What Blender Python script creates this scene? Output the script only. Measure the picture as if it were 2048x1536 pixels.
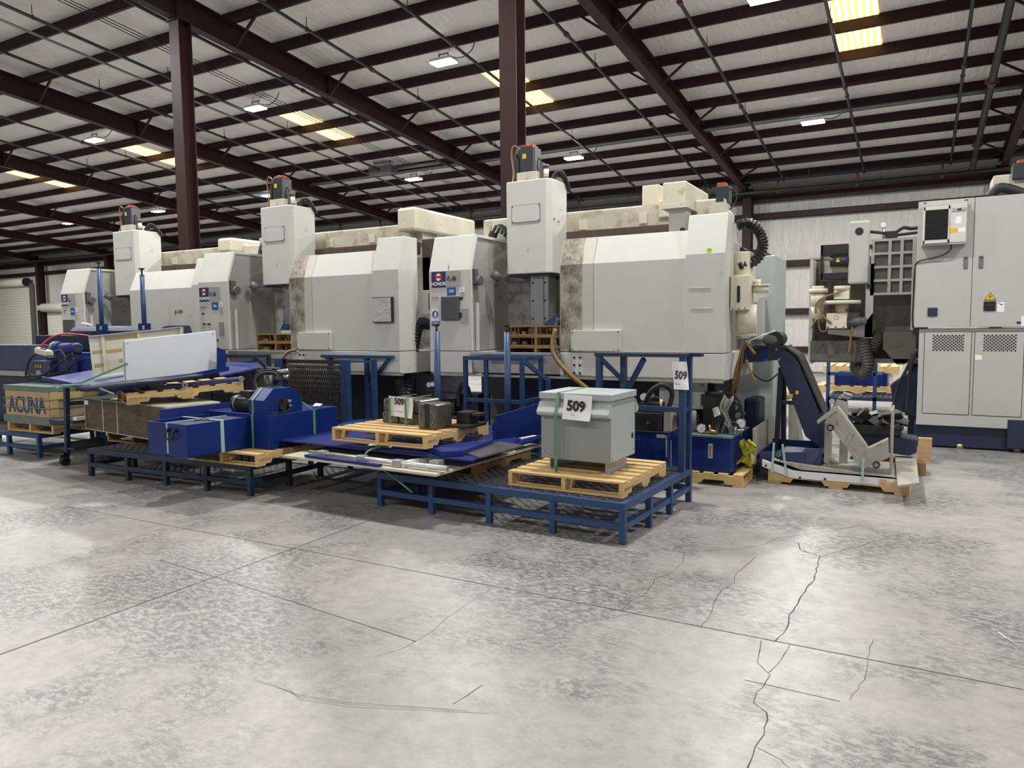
import bpy, math, random
from mathutils import Vector, Matrix
random.seed(7)
for o in list(bpy.data.objects): bpy.data.objects.remove(o)
scene = bpy.context.scene
C = scene.collection
V = Vector
# ---------------------------------------------------------------- camera, world, exposure
H = 1.65                       # eye height
FPX = 1460.0                   # focal length in pixels of the 2048 frame
YAW, PITCH, ROLL = [math.radians(a) for a in (29.18, 4.48, -0.56)]
fwd = V((-math.sin(YAW)*math.cos(PITCH), math.cos(YAW)*math.cos(PITCH), -math.sin(PITCH)))
rgt = V((math.cos(YAW), math.sin(YAW), 0)); upv = rgt.cross(fwd)
rr = math.cos(ROLL)*rgt + math.sin(ROLL)*upv
uu = -math.sin(ROLL)*rgt + math.cos(ROLL)*upv
cam = bpy.data.cameras.new('camera'); camo = bpy.data.objects.new('camera', cam); C.objects.link(camo)
m = Matrix.Identity(4)
for i in range(3): m[i][0], m[i][1], m[i][2] = rr[i], uu[i], -fwd[i]
m[2][3] = H
camo.matrix_world = m
cam.sensor_width = 36; cam.lens = FPX*36/2048; cam.clip_start = 0.05; cam.clip_end = 200
scene.camera = camo
world = bpy.data.worlds.new('world'); scene.world = world; world.use_nodes = True
bg = world.node_tree.nodes['Background']
bg.inputs[0].default_value = (0.93, 0.96, 1, 1); bg.inputs[1].default_value = 0.42
vs = scene.view_settings
vs.view_transform = 'Standard'; vs.look = 'None'; vs.exposure = 0.0; vs.gamma = 1; vs.use_curve_mapping = False
LAMP_W = 420
LAMP_EXTRA = [(4.1, 20.2), (4.1, 13.6)]+[(x, 6.9) for x in (4.1, -2.5, -9.17, -15.14, -21.8)]+[(x, y) for x in (-28.4, -35.0, -41.6, -48.2) for y in (13.6, 20.2)]+[(x, -6.3) for x in (4.1, -2.5, -9.17, -15.14)]   # fixtures out of view; the row behind the camera is added front fill
SKY_E = 3.6                    # daylight through a roof light

def ray(x, y): return fwd + rr*((x-1024)/FPX) - uu*((y-768)/FPX)
def PZ(x, y, z=0.0):
    d = ray(x, y); return V((0, 0, H)) + d*((z-H)/d.z)
def PY(x, y, Y):
    d = ray(x, y); return V((0, 0, H)) + d*(Y/d.y)
def PX(x, y, X):
    d = ray(x, y); return V((0, 0, H)) + d*(X/d.x)

# ---------------------------------------------------------------- materials
MATS = {}
def mat(name, col, rough=0.5, metal=0.0, var=0.12, scale=6.0, bump=0.0, bscale=40, dirt=None, dirt_amt=0.0, dscale=3.0, stretch=None, emit=None, estr=0, coat=0, spec=0.5):
    m = bpy.data.materials.new(name); m.use_nodes = True
    nt = m.node_tree; N = nt.nodes; L = nt.links; b = N['Principled BSDF']
    b.inputs['Roughness'].default_value = rough; b.inputs['Metallic'].default_value = metal
    b.inputs['Specular IOR Level'].default_value = spec
    tc = N.new('ShaderNodeTexCoord'); mp = N.new('ShaderNodeMapping'); L.new(tc.outputs['Object'], mp.inputs[0])
    if stretch: mp.inputs['Scale'].default_value = stretch
    nz = N.new('ShaderNodeTexNoise'); nz.inputs['Scale'].default_value = scale; nz.inputs['Detail'].default_value = 6
    L.new(mp.outputs[0], nz.inputs[0])
    hsv = N.new('ShaderNodeMix'); hsv.data_type = 'RGBA'; hsv.blend_type = 'MIX'
    c = (*col, 1)
    hsv.inputs['A'].default_value = tuple(max(0, k*(1-var)) for k in col)+(1,)
    hsv.inputs['B'].default_value = tuple(min(1, k*(1+var)) for k in col)+(1,)
    L.new(nz.outputs['Fac'], hsv.inputs['Factor'])
    out = hsv.outputs['Result']
    if dirt:
        n2 = N.new('ShaderNodeTexNoise'); n2.inputs['Scale'].default_value = dscale; n2.inputs['Detail'].default_value = 10; n2.inputs['Roughness'].default_value = 0.7
        L.new(mp.outputs[0], n2.inputs[0])
        rp = N.new('ShaderNodeValToRGB'); rp.color_ramp.elements[0].position = 0.62-dirt_amt*0.3; rp.color_ramp.elements[1].position = 0.72
        L.new(n2.outputs['Fac'], rp.inputs[0])
        mx = N.new('ShaderNodeMix'); mx.data_type = 'RGBA'; mx.inputs['B'].default_value = (*dirt, 1)
        L.new(rp.outputs[0], mx.inputs['Factor']); L.new(out, mx.inputs['A']); out = mx.outputs['Result']
    L.new(out, b.inputs['Base Color'])
    if bump:
        n3 = N.new('ShaderNodeTexNoise'); n3.inputs['Scale'].default_value = bscale; n3.inputs['Detail'].default_value = 4
        L.new(mp.outputs[0], n3.inputs[0])
        bp = N.new('ShaderNodeBump'); bp.inputs['Strength'].default_value = bump; bp.inputs['Distance'].default_value = 0.02
        L.new(n3.outputs['Fac'], bp.inputs['Height']); L.new(bp.outputs[0], b.inputs['Normal'])
    if emit:
        b.inputs['Emission Color'].default_value = (*emit, 1); b.inputs['Emission Strength'].default_value = estr
    MATS[name] = m
    return m
mat('white', (.58, .575, .53), .42, var=.05, dirt=(.36, .33, .27), dirt_amt=.0, dscale=4)
mat('door_clean', (.58, .575, .53), .40, var=.04)
mat('white_clean', (.66, .67, .67), .4, var=.03)
mat('cab', (.44, .435, .41), .42, var=.04)
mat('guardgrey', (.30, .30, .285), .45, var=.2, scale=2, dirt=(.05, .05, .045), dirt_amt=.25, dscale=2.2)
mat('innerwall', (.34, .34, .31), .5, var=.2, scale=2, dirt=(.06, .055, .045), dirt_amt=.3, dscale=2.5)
mat('cream', (.62, .58, .45), .45, var=.08, dirt=(.3, .22, .12), dirt_amt=.1, dscale=7)
mat('creamdirty', (.50, .47, .37), .5, var=.12, dirt=(.22, .16, .09), dirt_amt=.45, dscale=5)
mat('greypaint', (.26, .275, .27), .42, var=.05)
mat('greypaint_pale_lit', (.40, .43, .42), .4, var=.05)  # paler greypaint: light painted onto the transformer; plain colour of the rear cabinet
mat('blue', (.0035, .020, .135), .38, var=.2, scale=3, spec=.35)
mat('slate_blue', (.022, .036, .125), .45, var=.2, scale=4)
mat('blueplate', (.010, .022, .14), .52, spec=.3, var=.25, scale=4, dirt=(.08, .09, .2), dirt_amt=.1, dscale=5)
mat('platblue', (.014, .048, .135), .42, var=.2, scale=5, dirt=(.01, .02, .05), dirt_amt=.1, dscale=9)
mat('framedark', (.016, .026, .055), .45, var=.25, scale=5)  # darkened frame blue; on the middle platform it stands for shade
mat('blue_grey', (.045, .055, .11), .5, var=.2, scale=3)
mat('navy', (.012, .018, .05), .45, var=.2)
mat('maroon', (.023, .0080, .0078), .55, var=.2, scale=2.5, spec=.25)
mat('pipe', (.018, .018, .020), .4, var=.2)
mat('pipe_red', (.12, .028, .018), .5)
mat('conduit', (.16, .165, .17), .35, metal=.6)
mat('black', (.010, .010, .011), .45, var=.3)
mat('rubber', (.014, .014, .015), .6, var=.3, bump=.2)
mat('grate', (.17, .17, .175), .38, metal=.6, var=.3)
mat('enclosure_dark', (.105, .098, .082), .5, var=.35, scale=3, dirt=(.03, .027, .02), dirt_amt=.4, dscale=3)  # darkened in colour because innerwall came out too brightly lit inside the enclosure
mat('steel', (.30, .30, .30), .3, metal=.9, var=.2)
mat('galv', (.42, .43, .43), .35, metal=.7, var=.2, scale=20)
mat('dark_steel', (.055, .053, .05), .4, metal=.7, var=.35, scale=12)
mat('jaw', (.16, .145, .125), .38, metal=.75, var=.3, scale=15, dirt=(.05, .04, .03), dirt_amt=.3, dscale=10)
mat('alu', (.62, .62, .62), .3, metal=.8)
mat('wood', (.57, .385, .165), .6, var=.25, scale=5, stretch=(1.5, 9, 9), bump=.12, bscale=12)
mat('wood_y', (.57, .385, .165), .6, var=.25, scale=5, stretch=(9, 1.5, 9), bump=.12, bscale=12)
mat('wood_old', (.25, .145, .055), .65, var=.3, scale=5, stretch=(1.5, 9, 9), bump=.15, bscale=12)
mat('wood_old_y', (.25, .145, .055), .65, var=.3, scale=5, stretch=(9, 1.5, 9), bump=.15, bscale=12)
mat('plywood', (.46, .30, .15), .6, var=.25, scale=3, stretch=(3, 3, 9), bump=.05)
mat('green_wood', (.12, .17, .15), .6, var=.3, scale=4)
mat('strap', (.10, .25, .14), .4, var=.15)
mat('strap_pale', (.30, .44, .40), .4, var=.1)
mat('paper', (.80, .80, .80), .7, var=.02)
mat('ink', (.012, .012, .014), .6)
mat('ink_blue', (.015, .04, .16), .5)
mat('ink_grey', (.12, .12, .12), .6)
mat('plate_grey', (.36, .355, .345), .4, var=.08)
mat('honor_blue', (.012, .025, .11), .4)
mat('sticker_blue', (.02, .08, .33), .4)
mat('red', (.38, .025, .015), .4)
mat('orange_red', (.36, .06, .02), .45)
mat('red_paint', (.45, .02, .02), .4)
mat('yellow', (.62, .45, .02), .5)
mat('sign_yellow', (.72, .42, .015), .45)
mat('green_dot', (.30, .58, .05), .5)
mat('brown_hose', (.20, .115, .04), .4, var=.2)
mat('amber_hose', (.20, .115, .035), .35, var=.25)
mat('brass', (.5, .38, .16), .35, metal=.8)
mat('glass_dark', (.012, .013, .014), .15, var=.3)
mat('screen', (.07, .072, .08), .35, var=.1)
mat('film', (.50, .50, .48), .22, var=.15, scale=9, bump=.5, bscale=14)
mat('grille', (.006, .006, .006), .5)
mat('filter', (.070, .066, .062), .55, var=.2, scale=5)
mat('sludge', (.105, .080, .040), .35, var=.6, scale=7, bump=.7, bscale=18, dirt=(.030, .024, .014), dirt_amt=.45, dscale=4, stretch=(1, 1, 3.5))
mat('grimy_white', (.50, .47, .37), .5, var=.1, dirt=(.10, .08, .05), dirt_amt=.1, dscale=8)
mat('panel_white', (.70, .73, .75), .4, var=.03, dirt=(.25, .24, .22), dirt_amt=-.25, dscale=5)
mat('panel_back', (.62, .60, .50), .55, var=.06, scale=2.5, dirt=(.45, .34, .14), dirt_amt=.05, dscale=1.5, stretch=(1, 1, 4))
mat('tray', (.34, .325, .275), .45, var=.1, dirt=(.17, .13, .08), dirt_amt=.2, dscale=9)
mat('track', (.085, .055, .038), .5, var=.5, scale=14)
mat('servo', (.018, .020, .026), .4, var=.2)
mat('servo_grey', (.10, .10, .105), .5)
mat('plastic_wrap', (.10, .10, .10), .10, var=.3, scale=12, bump=.8, bscale=25)
mat('duct_hose', (.020, .020, .021), .5, var=.3)
mat('grey_hose', (.045, .042, .038), .55, var=.3)
mat('shutter', (.50, .51, .42), .5, var=.05)
mat('lamp_body', (.55, .56, .58), .4)
mat('led', (1, 1, 1), .5, emit=(.93, .97, 1), estr=22)
mat('yellow_cloth', (.40, .36, .03), .7, var=.3, bump=.4, bscale=18)
mat('grey_cloth', (.32, .31, .28), .8, var=.2, bump=.5, bscale=14)

def stained_mat():
    # cream-white door skin with a band of rust-brown coolant residue along its leading edge
    m = bpy.data.materials.new('door_stained'); m.use_nodes = True
    nt = m.node_tree; N = nt.nodes; L = nt.links; b = N['Principled BSDF']; b.inputs['Roughness'].default_value = .5
    tc = N.new('ShaderNodeTexCoord'); sp = N.new('ShaderNodeSeparateXYZ'); L.new(tc.outputs['Generated'], sp.inputs[0])
    mp = N.new('ShaderNodeMapping'); mp.inputs['Scale'].default_value = (1, 1, .35); L.new(tc.outputs['Object'], mp.inputs[0])
    nz = N.new('ShaderNodeTexNoise'); nz.inputs['Scale'].default_value = 55; nz.inputs['Detail'].default_value = 6; L.new(mp.outputs[0], nz.inputs[0])
    n2 = N.new('ShaderNodeTexNoise'); n2.inputs['Scale'].default_value = 5; n2.inputs['Detail'].default_value = 8; L.new(tc.outputs['Object'], n2.inputs[0])
    a = N.new('ShaderNodeMath'); a.operation = 'MULTIPLY_ADD'; a.inputs[1].default_value = .5; L.new(nz.outputs[0], a.inputs[0]); L.new(n2.outputs[0], a.inputs[2])
    r1 = N.new('ShaderNodeValToRGB'); r1.color_ramp.elements[0].position = .55; r1.color_ramp.elements[1].position = .9
    r1.color_ramp.elements[0].color = (.085, .070, .048, 1); r1.color_ramp.elements[1].color = (.42, .39, .30, 1)
    L.new(a.outputs[0], r1.inputs[0])
    e = N.new('ShaderNodeValToRGB'); e.color_ramp.elements[0].position = STAIN_EDGE-.02; e.color_ramp.elements[1].position = STAIN_EDGE+.02
    ad = N.new('ShaderNodeMath'); ad.operation = 'MULTIPLY_ADD'; ad.inputs[1].default_value = .10; L.new(n2.outputs[0], ad.inputs[0]); L.new(sp.outputs[0], ad.inputs[2])
    L.new(ad.outputs[0], e.inputs[0])
    mx = N.new('ShaderNodeMix'); mx.data_type = 'RGBA'; mx.inputs['B'].default_value = (.53, .51, .44, 1)
    L.new(e.outputs[0], mx.inputs['Factor']); L.new(r1.outputs[0], mx.inputs['A']); L.new(mx.outputs['Result'], b.inputs['Base Color'])
    MATS['door_stained'] = m
STAIN_EDGE = .72
stained_mat()

def concrete_mat():
    m = bpy.data.materials.new('concrete'); m.use_nodes = True
    nt = m.node_tree; N = nt.nodes; L = nt.links; b = N['Principled BSDF']
    tc = N.new('ShaderNodeTexCoord')
    def noise(s, d, r=.6, st=None, rot=0):
        src = tc.outputs['Object']
        if st:
            mp = N.new('ShaderNodeMapping'); mp.inputs['Scale'].default_value = st; mp.inputs['Rotation'].default_value = (0, 0, rot); L.new(src, mp.inputs[0]); src = mp.outputs[0]
        n = N.new('ShaderNodeTexNoise'); n.inputs['Scale'].default_value = s; n.inputs['Detail'].default_value = d; n.inputs['Roughness'].default_value = r
        L.new(src, n.inputs[0]); return n.outputs['Fac']
    def ramp(f, p0, p1, c0=(0, 0, 0, 1), c1=(1, 1, 1, 1)):
        r = N.new('ShaderNodeValToRGB'); r.color_ramp.elements[0].position = p0; r.color_ramp.elements[1].position = p1
        r.color_ramp.elements[0].color = c0; r.color_ramp.elements[1].color = c1; L.new(f, r.inputs[0]); return r.outputs[0]
    def mix(f, a, bb, t='MIX', fac=None):
        x = N.new('ShaderNodeMix'); x.data_type = 'RGBA'; x.blend_type = t
        if f is not None: L.new(f, x.inputs['Factor'])
        if fac is not None: x.inputs['Factor'].default_value = fac
        for k, s in (('A', a), ('B', bb)):
            if isinstance(s, tuple): x.inputs[k].default_value = s
            else: L.new(s, x.inputs[k])
        return x.outputs['Result']
    def mul(a, c):
        k = N.new('ShaderNodeMath'); k.operation = 'MULTIPLY'; L.new(a, k.inputs[0])
        if isinstance(c, float): k.inputs[1].default_value = c
        else: L.new(c, k.inputs[1])
        return k.outputs[0]
    base = ramp(noise(.45, 8, .62), .32, .70, (.275, .262, .250, 1), (.375, .361, .347, 1))
    base = mix(mul(ramp(noise(2.6, 10, .68), .42, .66), .55), base, (.255, .245, .235, 1))
    warm = ramp(noise(.22, 4, .5), .52, .70)
    base = mix(mul(warm, .35), base, (.365, .315, .285, 1))
    # worn sealer: broken grey film over the slab with fine flaking at its edges
    patch = ramp(noise(.62, 8, .68), .46, .56)
    flake = ramp(noise(17, 10, .80, (1, 1.7, 1), .5), .46, .53)
    base = mix(mul(mul(patch, flake), .9), base, (.105, .107, .110, 1))
    light = ramp(noise(16, 9, .75, (1, 1.5, 1), .3), .56, .66)
    base = mix(mul(mul(patch, light), .6), base, (.40, .39, .375, 1))
    specks = ramp(noise(75, 4, .7), .64, .70)
    base = mix(mul(specks, .65), base, (.13, .127, .123, 1))
    streak = ramp(noise(5, 7, .65, (.22, 5, 1), -.5), .60, .72)
    base = mix(mul(streak, .35), base, (.150, .146, .142, 1))
    fine = ramp(noise(11, 9, .7), .35, .68, (.82, .82, .82, 1), (1.08, 1.08, 1.08, 1))
    base = mix(None, base, fine, 'MULTIPLY', 1.0)
    L.new(base, b.inputs['Base Color'])
    rg = ramp(noise(6, 8, .7), .3, .75, (.31, .31, .31, 1), (.47, .47, .47, 1))
    L.new(rg, b.inputs['Roughness']); b.inputs['Specular IOR Level'].default_value = .55
    bp = N.new('ShaderNodeBump'); bp.inputs['Strength'].default_value = .10; bp.inputs['Distance'].default_value = .01
    L.new(noise(30, 8, .7), bp.inputs['Height']); L.new(bp.outputs[0], b.inputs['Normal'])
    MATS['concrete'] = m
concrete_mat()

def wrinkle_mat(name, col, axis, rough=.38, amt=.5):
    # vinyl-faced insulation: long soft wrinkles running along one direction, a seam every few metres
    m = bpy.data.materials.new(name); m.use_nodes = True
    nt = m.node_tree; N = nt.nodes; L = nt.links; b = N['Principled BSDF']
    b.inputs['Roughness'].default_value = rough
    tc = N.new('ShaderNodeTexCoord'); mp = N.new('ShaderNodeMapping'); L.new(tc.outputs['Object'], mp.inputs[0])
    mp.inputs['Scale'].default_value = axis
    nz = N.new('ShaderNodeTexNoise'); nz.inputs['Scale'].default_value = 3.4; nz.inputs['Detail'].default_value = 6; nz.inputs['Distortion'].default_value = 1.4
    L.new(mp.outputs[0], nz.inputs[0])
    n2 = N.new('ShaderNodeTexNoise'); n2.inputs['Scale'].default_value = .5; n2.inputs['Detail'].default_value = 5; L.new(tc.outputs['Object'], n2.inputs[0])
    r = N.new('ShaderNodeMix'); r.data_type = 'RGBA'; L.new(n2.outputs[0], r.inputs['Factor'])
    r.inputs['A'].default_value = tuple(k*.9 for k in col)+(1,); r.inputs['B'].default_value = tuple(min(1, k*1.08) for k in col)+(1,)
    L.new(r.outputs['Result'], b.inputs['Base Color'])
    bp = N.new('ShaderNodeBump'); bp.inputs['Strength'].default_value = amt; bp.inputs['Distance'].default_value = .16
    L.new(nz.outputs[0], bp.inputs['Height']); L.new(bp.outputs[0], b.inputs['Normal'])
    MATS[name] = m
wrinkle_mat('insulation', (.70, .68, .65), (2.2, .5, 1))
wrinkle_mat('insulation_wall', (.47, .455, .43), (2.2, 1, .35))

def skylight_mat():
    m = bpy.data.materials.new('skylight'); m.use_nodes = True
    nt = m.node_tree; N = nt.nodes; L = nt.links; b = N['Principled BSDF']
    tc = N.new('ShaderNodeTexCoord'); sp = N.new('ShaderNodeSeparateXYZ'); L.new(tc.outputs['Object'], sp.inputs[0])
    w = N.new('ShaderNodeTexWave'); w.inputs['Scale'].default_value = 2.6; w.inputs['Distortion'].default_value = 1.2; w.inputs['Detail'].default_value = 3; w.bands_direction = 'X'
    L.new(tc.outputs['Object'], w.inputs[0])
    r = N.new('ShaderNodeValToRGB'); r.color_ramp.elements[0].color = (.46, .25, .05, 1); r.color_ramp.elements[1].color = (1, .68, .24, 1)
    r.color_ramp.elements[0].position = .15; r.color_ramp.elements[1].position = .55
    L.new(w.outputs[0], r.inputs[0]); L.new(r.outputs[0], b.inputs['Emission Color']); b.inputs['Emission Strength'].default_value = SKY_E
    b.inputs['Base Color'].default_value = (.7, .6, .4, 1)
    MATS['skylight'] = m
skylight_mat()

# ---------------------------------------------------------------- mesh helpers
class MB:
    def __init__(s): s.v = []; s.f = []; s.sm = []
    def add(s, vs, fs, smooth=False):
        b = len(s.v); s.v += [V(p) for p in vs]; s.f += [tuple(i+b for i in f) for f in fs]; s.sm += [smooth]*len(fs); return s
    def hexa(s, p):   # 4 bottom (ccw) + 4 top
        return s.add(p, [(3, 2, 1, 0), (4, 5, 6, 7), (0, 1, 5, 4), (1, 2, 6, 5), (2, 3, 7, 6), (3, 0, 4, 7)])
    def box(s, x0, x1, y0, y1, z0, z1):
        return s.hexa([(x0, y0, z0), (x1, y0, z0), (x1, y1, z0), (x0, y1, z0), (x0, y0, z1), (x1, y0, z1), (x1, y1, z1), (x0, y1, z1)])
    def bar(s, a, b, w, h=None, up=(0, 0, 1)):   # rectangular bar from a to b
        a, b = V(a), V(b); h = h or w; d = (b-a).normalized(); u = V(up)
        if abs(d.dot(u)) > .98: u = V((0, 1, 0))
        x = d.cross(u).normalized(); y = x.cross(d).normalized(); x *= w/2; y *= h/2
        return s.hexa([a-x-y, a+x-y, b+x-y, b-x-y, a-x+y, a+x+y, b+x+y, b-x+y])
    def prism(s, poly, vec):
        n = len(poly); vec = V(vec); a = [V(p) for p in poly]; b = [p+vec for p in a]
        fs = [tuple(reversed(range(n))), tuple(range(n, 2*n))]+[(i, (i+1) % n, n+(i+1) % n, n+i) for i in range(n)]
        return s.add(a+b, fs)
    def plate(s, q, t):   # quad of four corners given a thickness vector
        return s.prism(q, t)
    def cyl(s, a, b, r, n=14, r1=None, smooth=True):
        a, b = V(a), V(b); r1 = r if r1 is None else r1; d = (b-a).normalized()
        u = V((0, 0, 1)) if abs(d.z) < .95 else V((1, 0, 0)); x = d.cross(u).normalized(); y = x.cross(d)
        A = [a+(x*math.cos(2*math.pi*i/n)+y*math.sin(2*math.pi*i/n))*r for i in range(n)]
        Bq = [b+(x*math.cos(2*math.pi*i/n)+y*math.sin(2*math.pi*i/n))*r1 for i in range(n)]
        base = len(s.v); s.v += A+Bq
        for i in range(n): s.f.append((base+i, base+(i+1) % n, base+n+(i+1) % n, base+n+i)); s.sm.append(smooth)
        s.f.append(tuple(base+i for i in reversed(range(n)))); s.f.append(tuple(base+n+i for i in range(n))); s.sm += [False, False]
        return s
    def ring(s, c, ax, r0, r1, t, n=24):   # flat washer
        c, ax = V(c), V(ax).normalized(); u = V((0, 0, 1)) if abs(ax.z) < .95 else V((1, 0, 0)); x = ax.cross(u).normalized(); y = x.cross(ax)
        P = []
        for k, (r, o) in enumerate(((r0, 0), (r1, 0), (r1, t), (r0, t))):
            P += [c+ax*o+(x*math.cos(2*math.pi*i/n)+y*math.sin(2*math.pi*i/n))*r for i in range(n)]
        fs = []
        for k in range(4):
            for i in range(n): fs.append((k*n+i, k*n+(i+1) % n, ((k+1) % 4)*n+(i+1) % n, ((k+1) % 4)*n+i))
        return s.add(P, fs)
    def tube(s, pts, r, n=8, sub=4, rib=0):
        P = [V(p) for p in pts]
        if sub > 1 and len(P) > 2:
            Q = []
            for i in range(len(P)-1):
                p0, p1, p2, p3 = P[max(i-1, 0)], P[i], P[i+1], P[min(i+2, len(P)-1)]
                for k in range(sub):
                    t = k/sub
                    Q.append(.5*((2*p1)+(p2-p0)*t+(2*p0-5*p1+4*p2-p3)*t*t+(3*p1-p0-3*p2+p3)*t**3))
            P = Q+[P[-1]]
        base = len(s.v); u = V((.13, .21, .97)); k = len(P); px = None
        for i, p in enumerate(P):
            d = (P[min(i+1, k-1)]-P[max(i-1, 0)]).normalized()
            x = d.cross(u) if px is None else px-d*px.dot(d)
            if x.length < 1e-4: x = d.cross(V((1, 0, 0)))
            x.normalize(); px = x; y = d.cross(x)
            rad = r*(1+(rib if i % 2 else -rib))
            s.v += [p+(x*math.cos(2*math.pi*j/n)+y*math.sin(2*math.pi*j/n))*rad for j in range(n)]
        for i in range(k-1):
            for j in range(n): s.f.append((base+i*n+j, base+i*n+(j+1) % n, base+(i+1)*n+(j+1) % n, base+(i+1)*n+j)); s.sm.append(rib == 0)
        s.f.append(tuple(base+j for j in reversed(range(n)))); s.f.append(tuple(base+(k-1)*n+j for j in range(n))); s.sm += [False]*2
        return s
    def dome(s, c, r, n=12, m=6, sz=1.0, ax=None):   # ellipsoid
        c = V(c); P = []; fs = []
        rx, ry, rz = (r, r, r*sz) if ax is None else ax
        for i in range(m+1):
            th = math.pi*i/m
            for j in range(n): P.append(c+V((rx*math.sin(th)*math.cos(2*math.pi*j/n), ry*math.sin(th)*math.sin(2*math.pi*j/n), rz*math.cos(th))))
        for i in range(m):
            for j in range(n): fs.append((i*n+j, (i+1)*n+j, (i+1)*n+(j+1) % n, i*n+(j+1) % n))
        return s.add(P, fs, True)

ORG = {}
def mesh_obj(name, mb, material, parent=None, bev=0, org=None):
    """link one mesh object; vertices are given in the frame of the top-level thing"""
    root = parent
    o0 = V((0, 0, 0)) if parent is None else ORG.get(parent.name, V((0, 0, 0)))
    if org is not None: o0 = V(org)
    me = bpy.data.meshes.new(name); me.from_pydata([p-o0 for p in mb.v], [], mb.f); me.update()
    for p, sm in zip(me.polygons, mb.sm): p.use_smooth = sm
    me.materials.append(MATS[material])
    o = bpy.data.objects.new(name, me); C.objects.link(o)
    if parent is not None: o.parent = parent
    elif org is not None: o.location = o0
    ORG[o.name] = o0
    if bev:
        bm = o.modifiers.new('bevel', 'BEVEL'); bm.width = bev; bm.segments = 2; bm.limit_method = 'ANGLE'; bm.angle_limit = .6
    return o
def tag(o, label, cat, group=None, kind=None):
    if label: o['label'] = label
    if cat: o['category'] = cat
    if group: o['group'] = group
    if kind: o['kind'] = kind
    return o
def thing(name, label, cat, org=(0, 0, 0), group=None, local=False, rz=0):
    """an Empty at the base of a thing. local=True: parts are given in the thing's own frame"""
    o = bpy.data.objects.new(name, None); C.objects.link(o); o.location = org; o.rotation_euler = (0, 0, rz); o.empty_display_size = .2
    ORG[o.name] = V((0, 0, 0)) if local else V(org)
    return tag(o, label, cat, group)
def single(name, mb, material, label, cat, org=None, group=None, bev=0):
    if org is None:
        n = len(mb.v); org = (sum(p.x for p in mb.v)/n, sum(p.y for p in mb.v)/n, min(p.z for p in mb.v))
    return tag(mesh_obj(name, mb, material, None, bev, org), label, cat, group)
def copy_tree(o, parent=None):
    c = o.copy(); C.objects.link(c); c.parent = parent
    for ch in [x for x in bpy.data.objects if x.parent == o]: copy_tree(ch, c)
    return c
def struct(o): o['kind'] = 'structure'; return o
def text(name, s, parent, origin, xdir, up, size, material, align='CENTER', ext=.0008, sx=1.0, bold=0.0, yal='CENTER'):
    cu = bpy.data.curves.new('t', 'FONT'); cu.body = s; cu.size = size; cu.extrude = ext; cu.align_x = align; cu.align_y = yal; cu.offset = bold; cu.resolution_u = 3
    t = bpy.data.objects.new('t', cu); C.objects.link(t)
    me = bpy.data.meshes.new_from_object(t.evaluated_get(bpy.context.evaluated_depsgraph_get()))
    bpy.data.objects.remove(t)
    x = V(xdir).normalized(); u = V(up); u = (u-x*u.dot(x)).normalized(); n = x.cross(u)
    o0 = ORG.get(parent.name, V((0, 0, 0)))
    for v in me.vertices: v.co = V(origin)-o0+x*(v.co.x*sx)+u*v.co.y+n*v.co.z
    me.materials.clear(); me.materials.append(MATS[material])
    o = bpy.data.objects.new(name, me); C.objects.link(o); o.parent = parent; ORG[o.name] = o0
    return o
# ================================================================ THE BUILDING
YW = 26.05
X0, X1, YF = -66.0, 9.0, -14.0
def roof(y): return 6.47+.1*(26-y)
def PR(x, y, off=0.0):
    d = ray(x, y); return V((0, 0, H))+d*((6.47+2.6+off-H)/(d.z+.1*d.y))
fl = struct(mesh_obj('floor', MB().box(X0, X1, YF, YW, -.15, 0), 'concrete'))
tag(fl, 'worn grey polished concrete slab floor of the hall', 'floor')
def strip(name, pix, w, material, jitter=0, z=.0006):
    P = [PZ(*p) for p in pix]
    if jitter:
        Q = []
        for a, b in zip(P, P[1:]):
            n = max(2, int((b-a).length/.055)); side = (b-a).cross(V((0, 0, 1))).normalized()
            for k in range(n): Q.append(a.lerp(b, k/n)+side*random.uniform(-jitter, jitter))
        P = Q+[P[-1]]
    mb = MB(); vs = []
    for i, p in enumerate(P):
        d = (P[min(i+1, len(P)-1)]-P[max(i-1, 0)]).normalized(); s = d.cross(V((0, 0, 1)))*(w/2*(random.uniform(.5, 1.3) if jitter else 1))
        vs += [V((p.x+s.x, p.y+s.y, z)), V((p.x-s.x, p.y-s.y, z))]
    mb.add(vs, [(2*i, 2*i+1, 2*i+3, 2*i+2) for i in range(len(P)-1)])
    return mesh_obj(name, mb, material, fl)
mat('joint', (.055, .053, .050), .8, var=.2); mat('crack', (.06, .058, .055), .8, var=.3); mat('chalk', (.7, .7, .7), .7)
strip('saw_joint', [(130, 1012), (330, 1050), (587, 1097), (1024, 1179), (1410, 1255), (2046, 1379)], .009, 'joint')
strip('saw_joint', [(0, 1309), (430, 1154), (587, 1097), (752, 1036)], .011, 'joint')
strip('saw_joint', [(320, 1120), (430, 1154), (832, 1283)], .007, 'joint')
strip('saw_joint', [(1489, 1360), (1580, 1380), (1680, 1403)], .005, 'crack')
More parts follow.
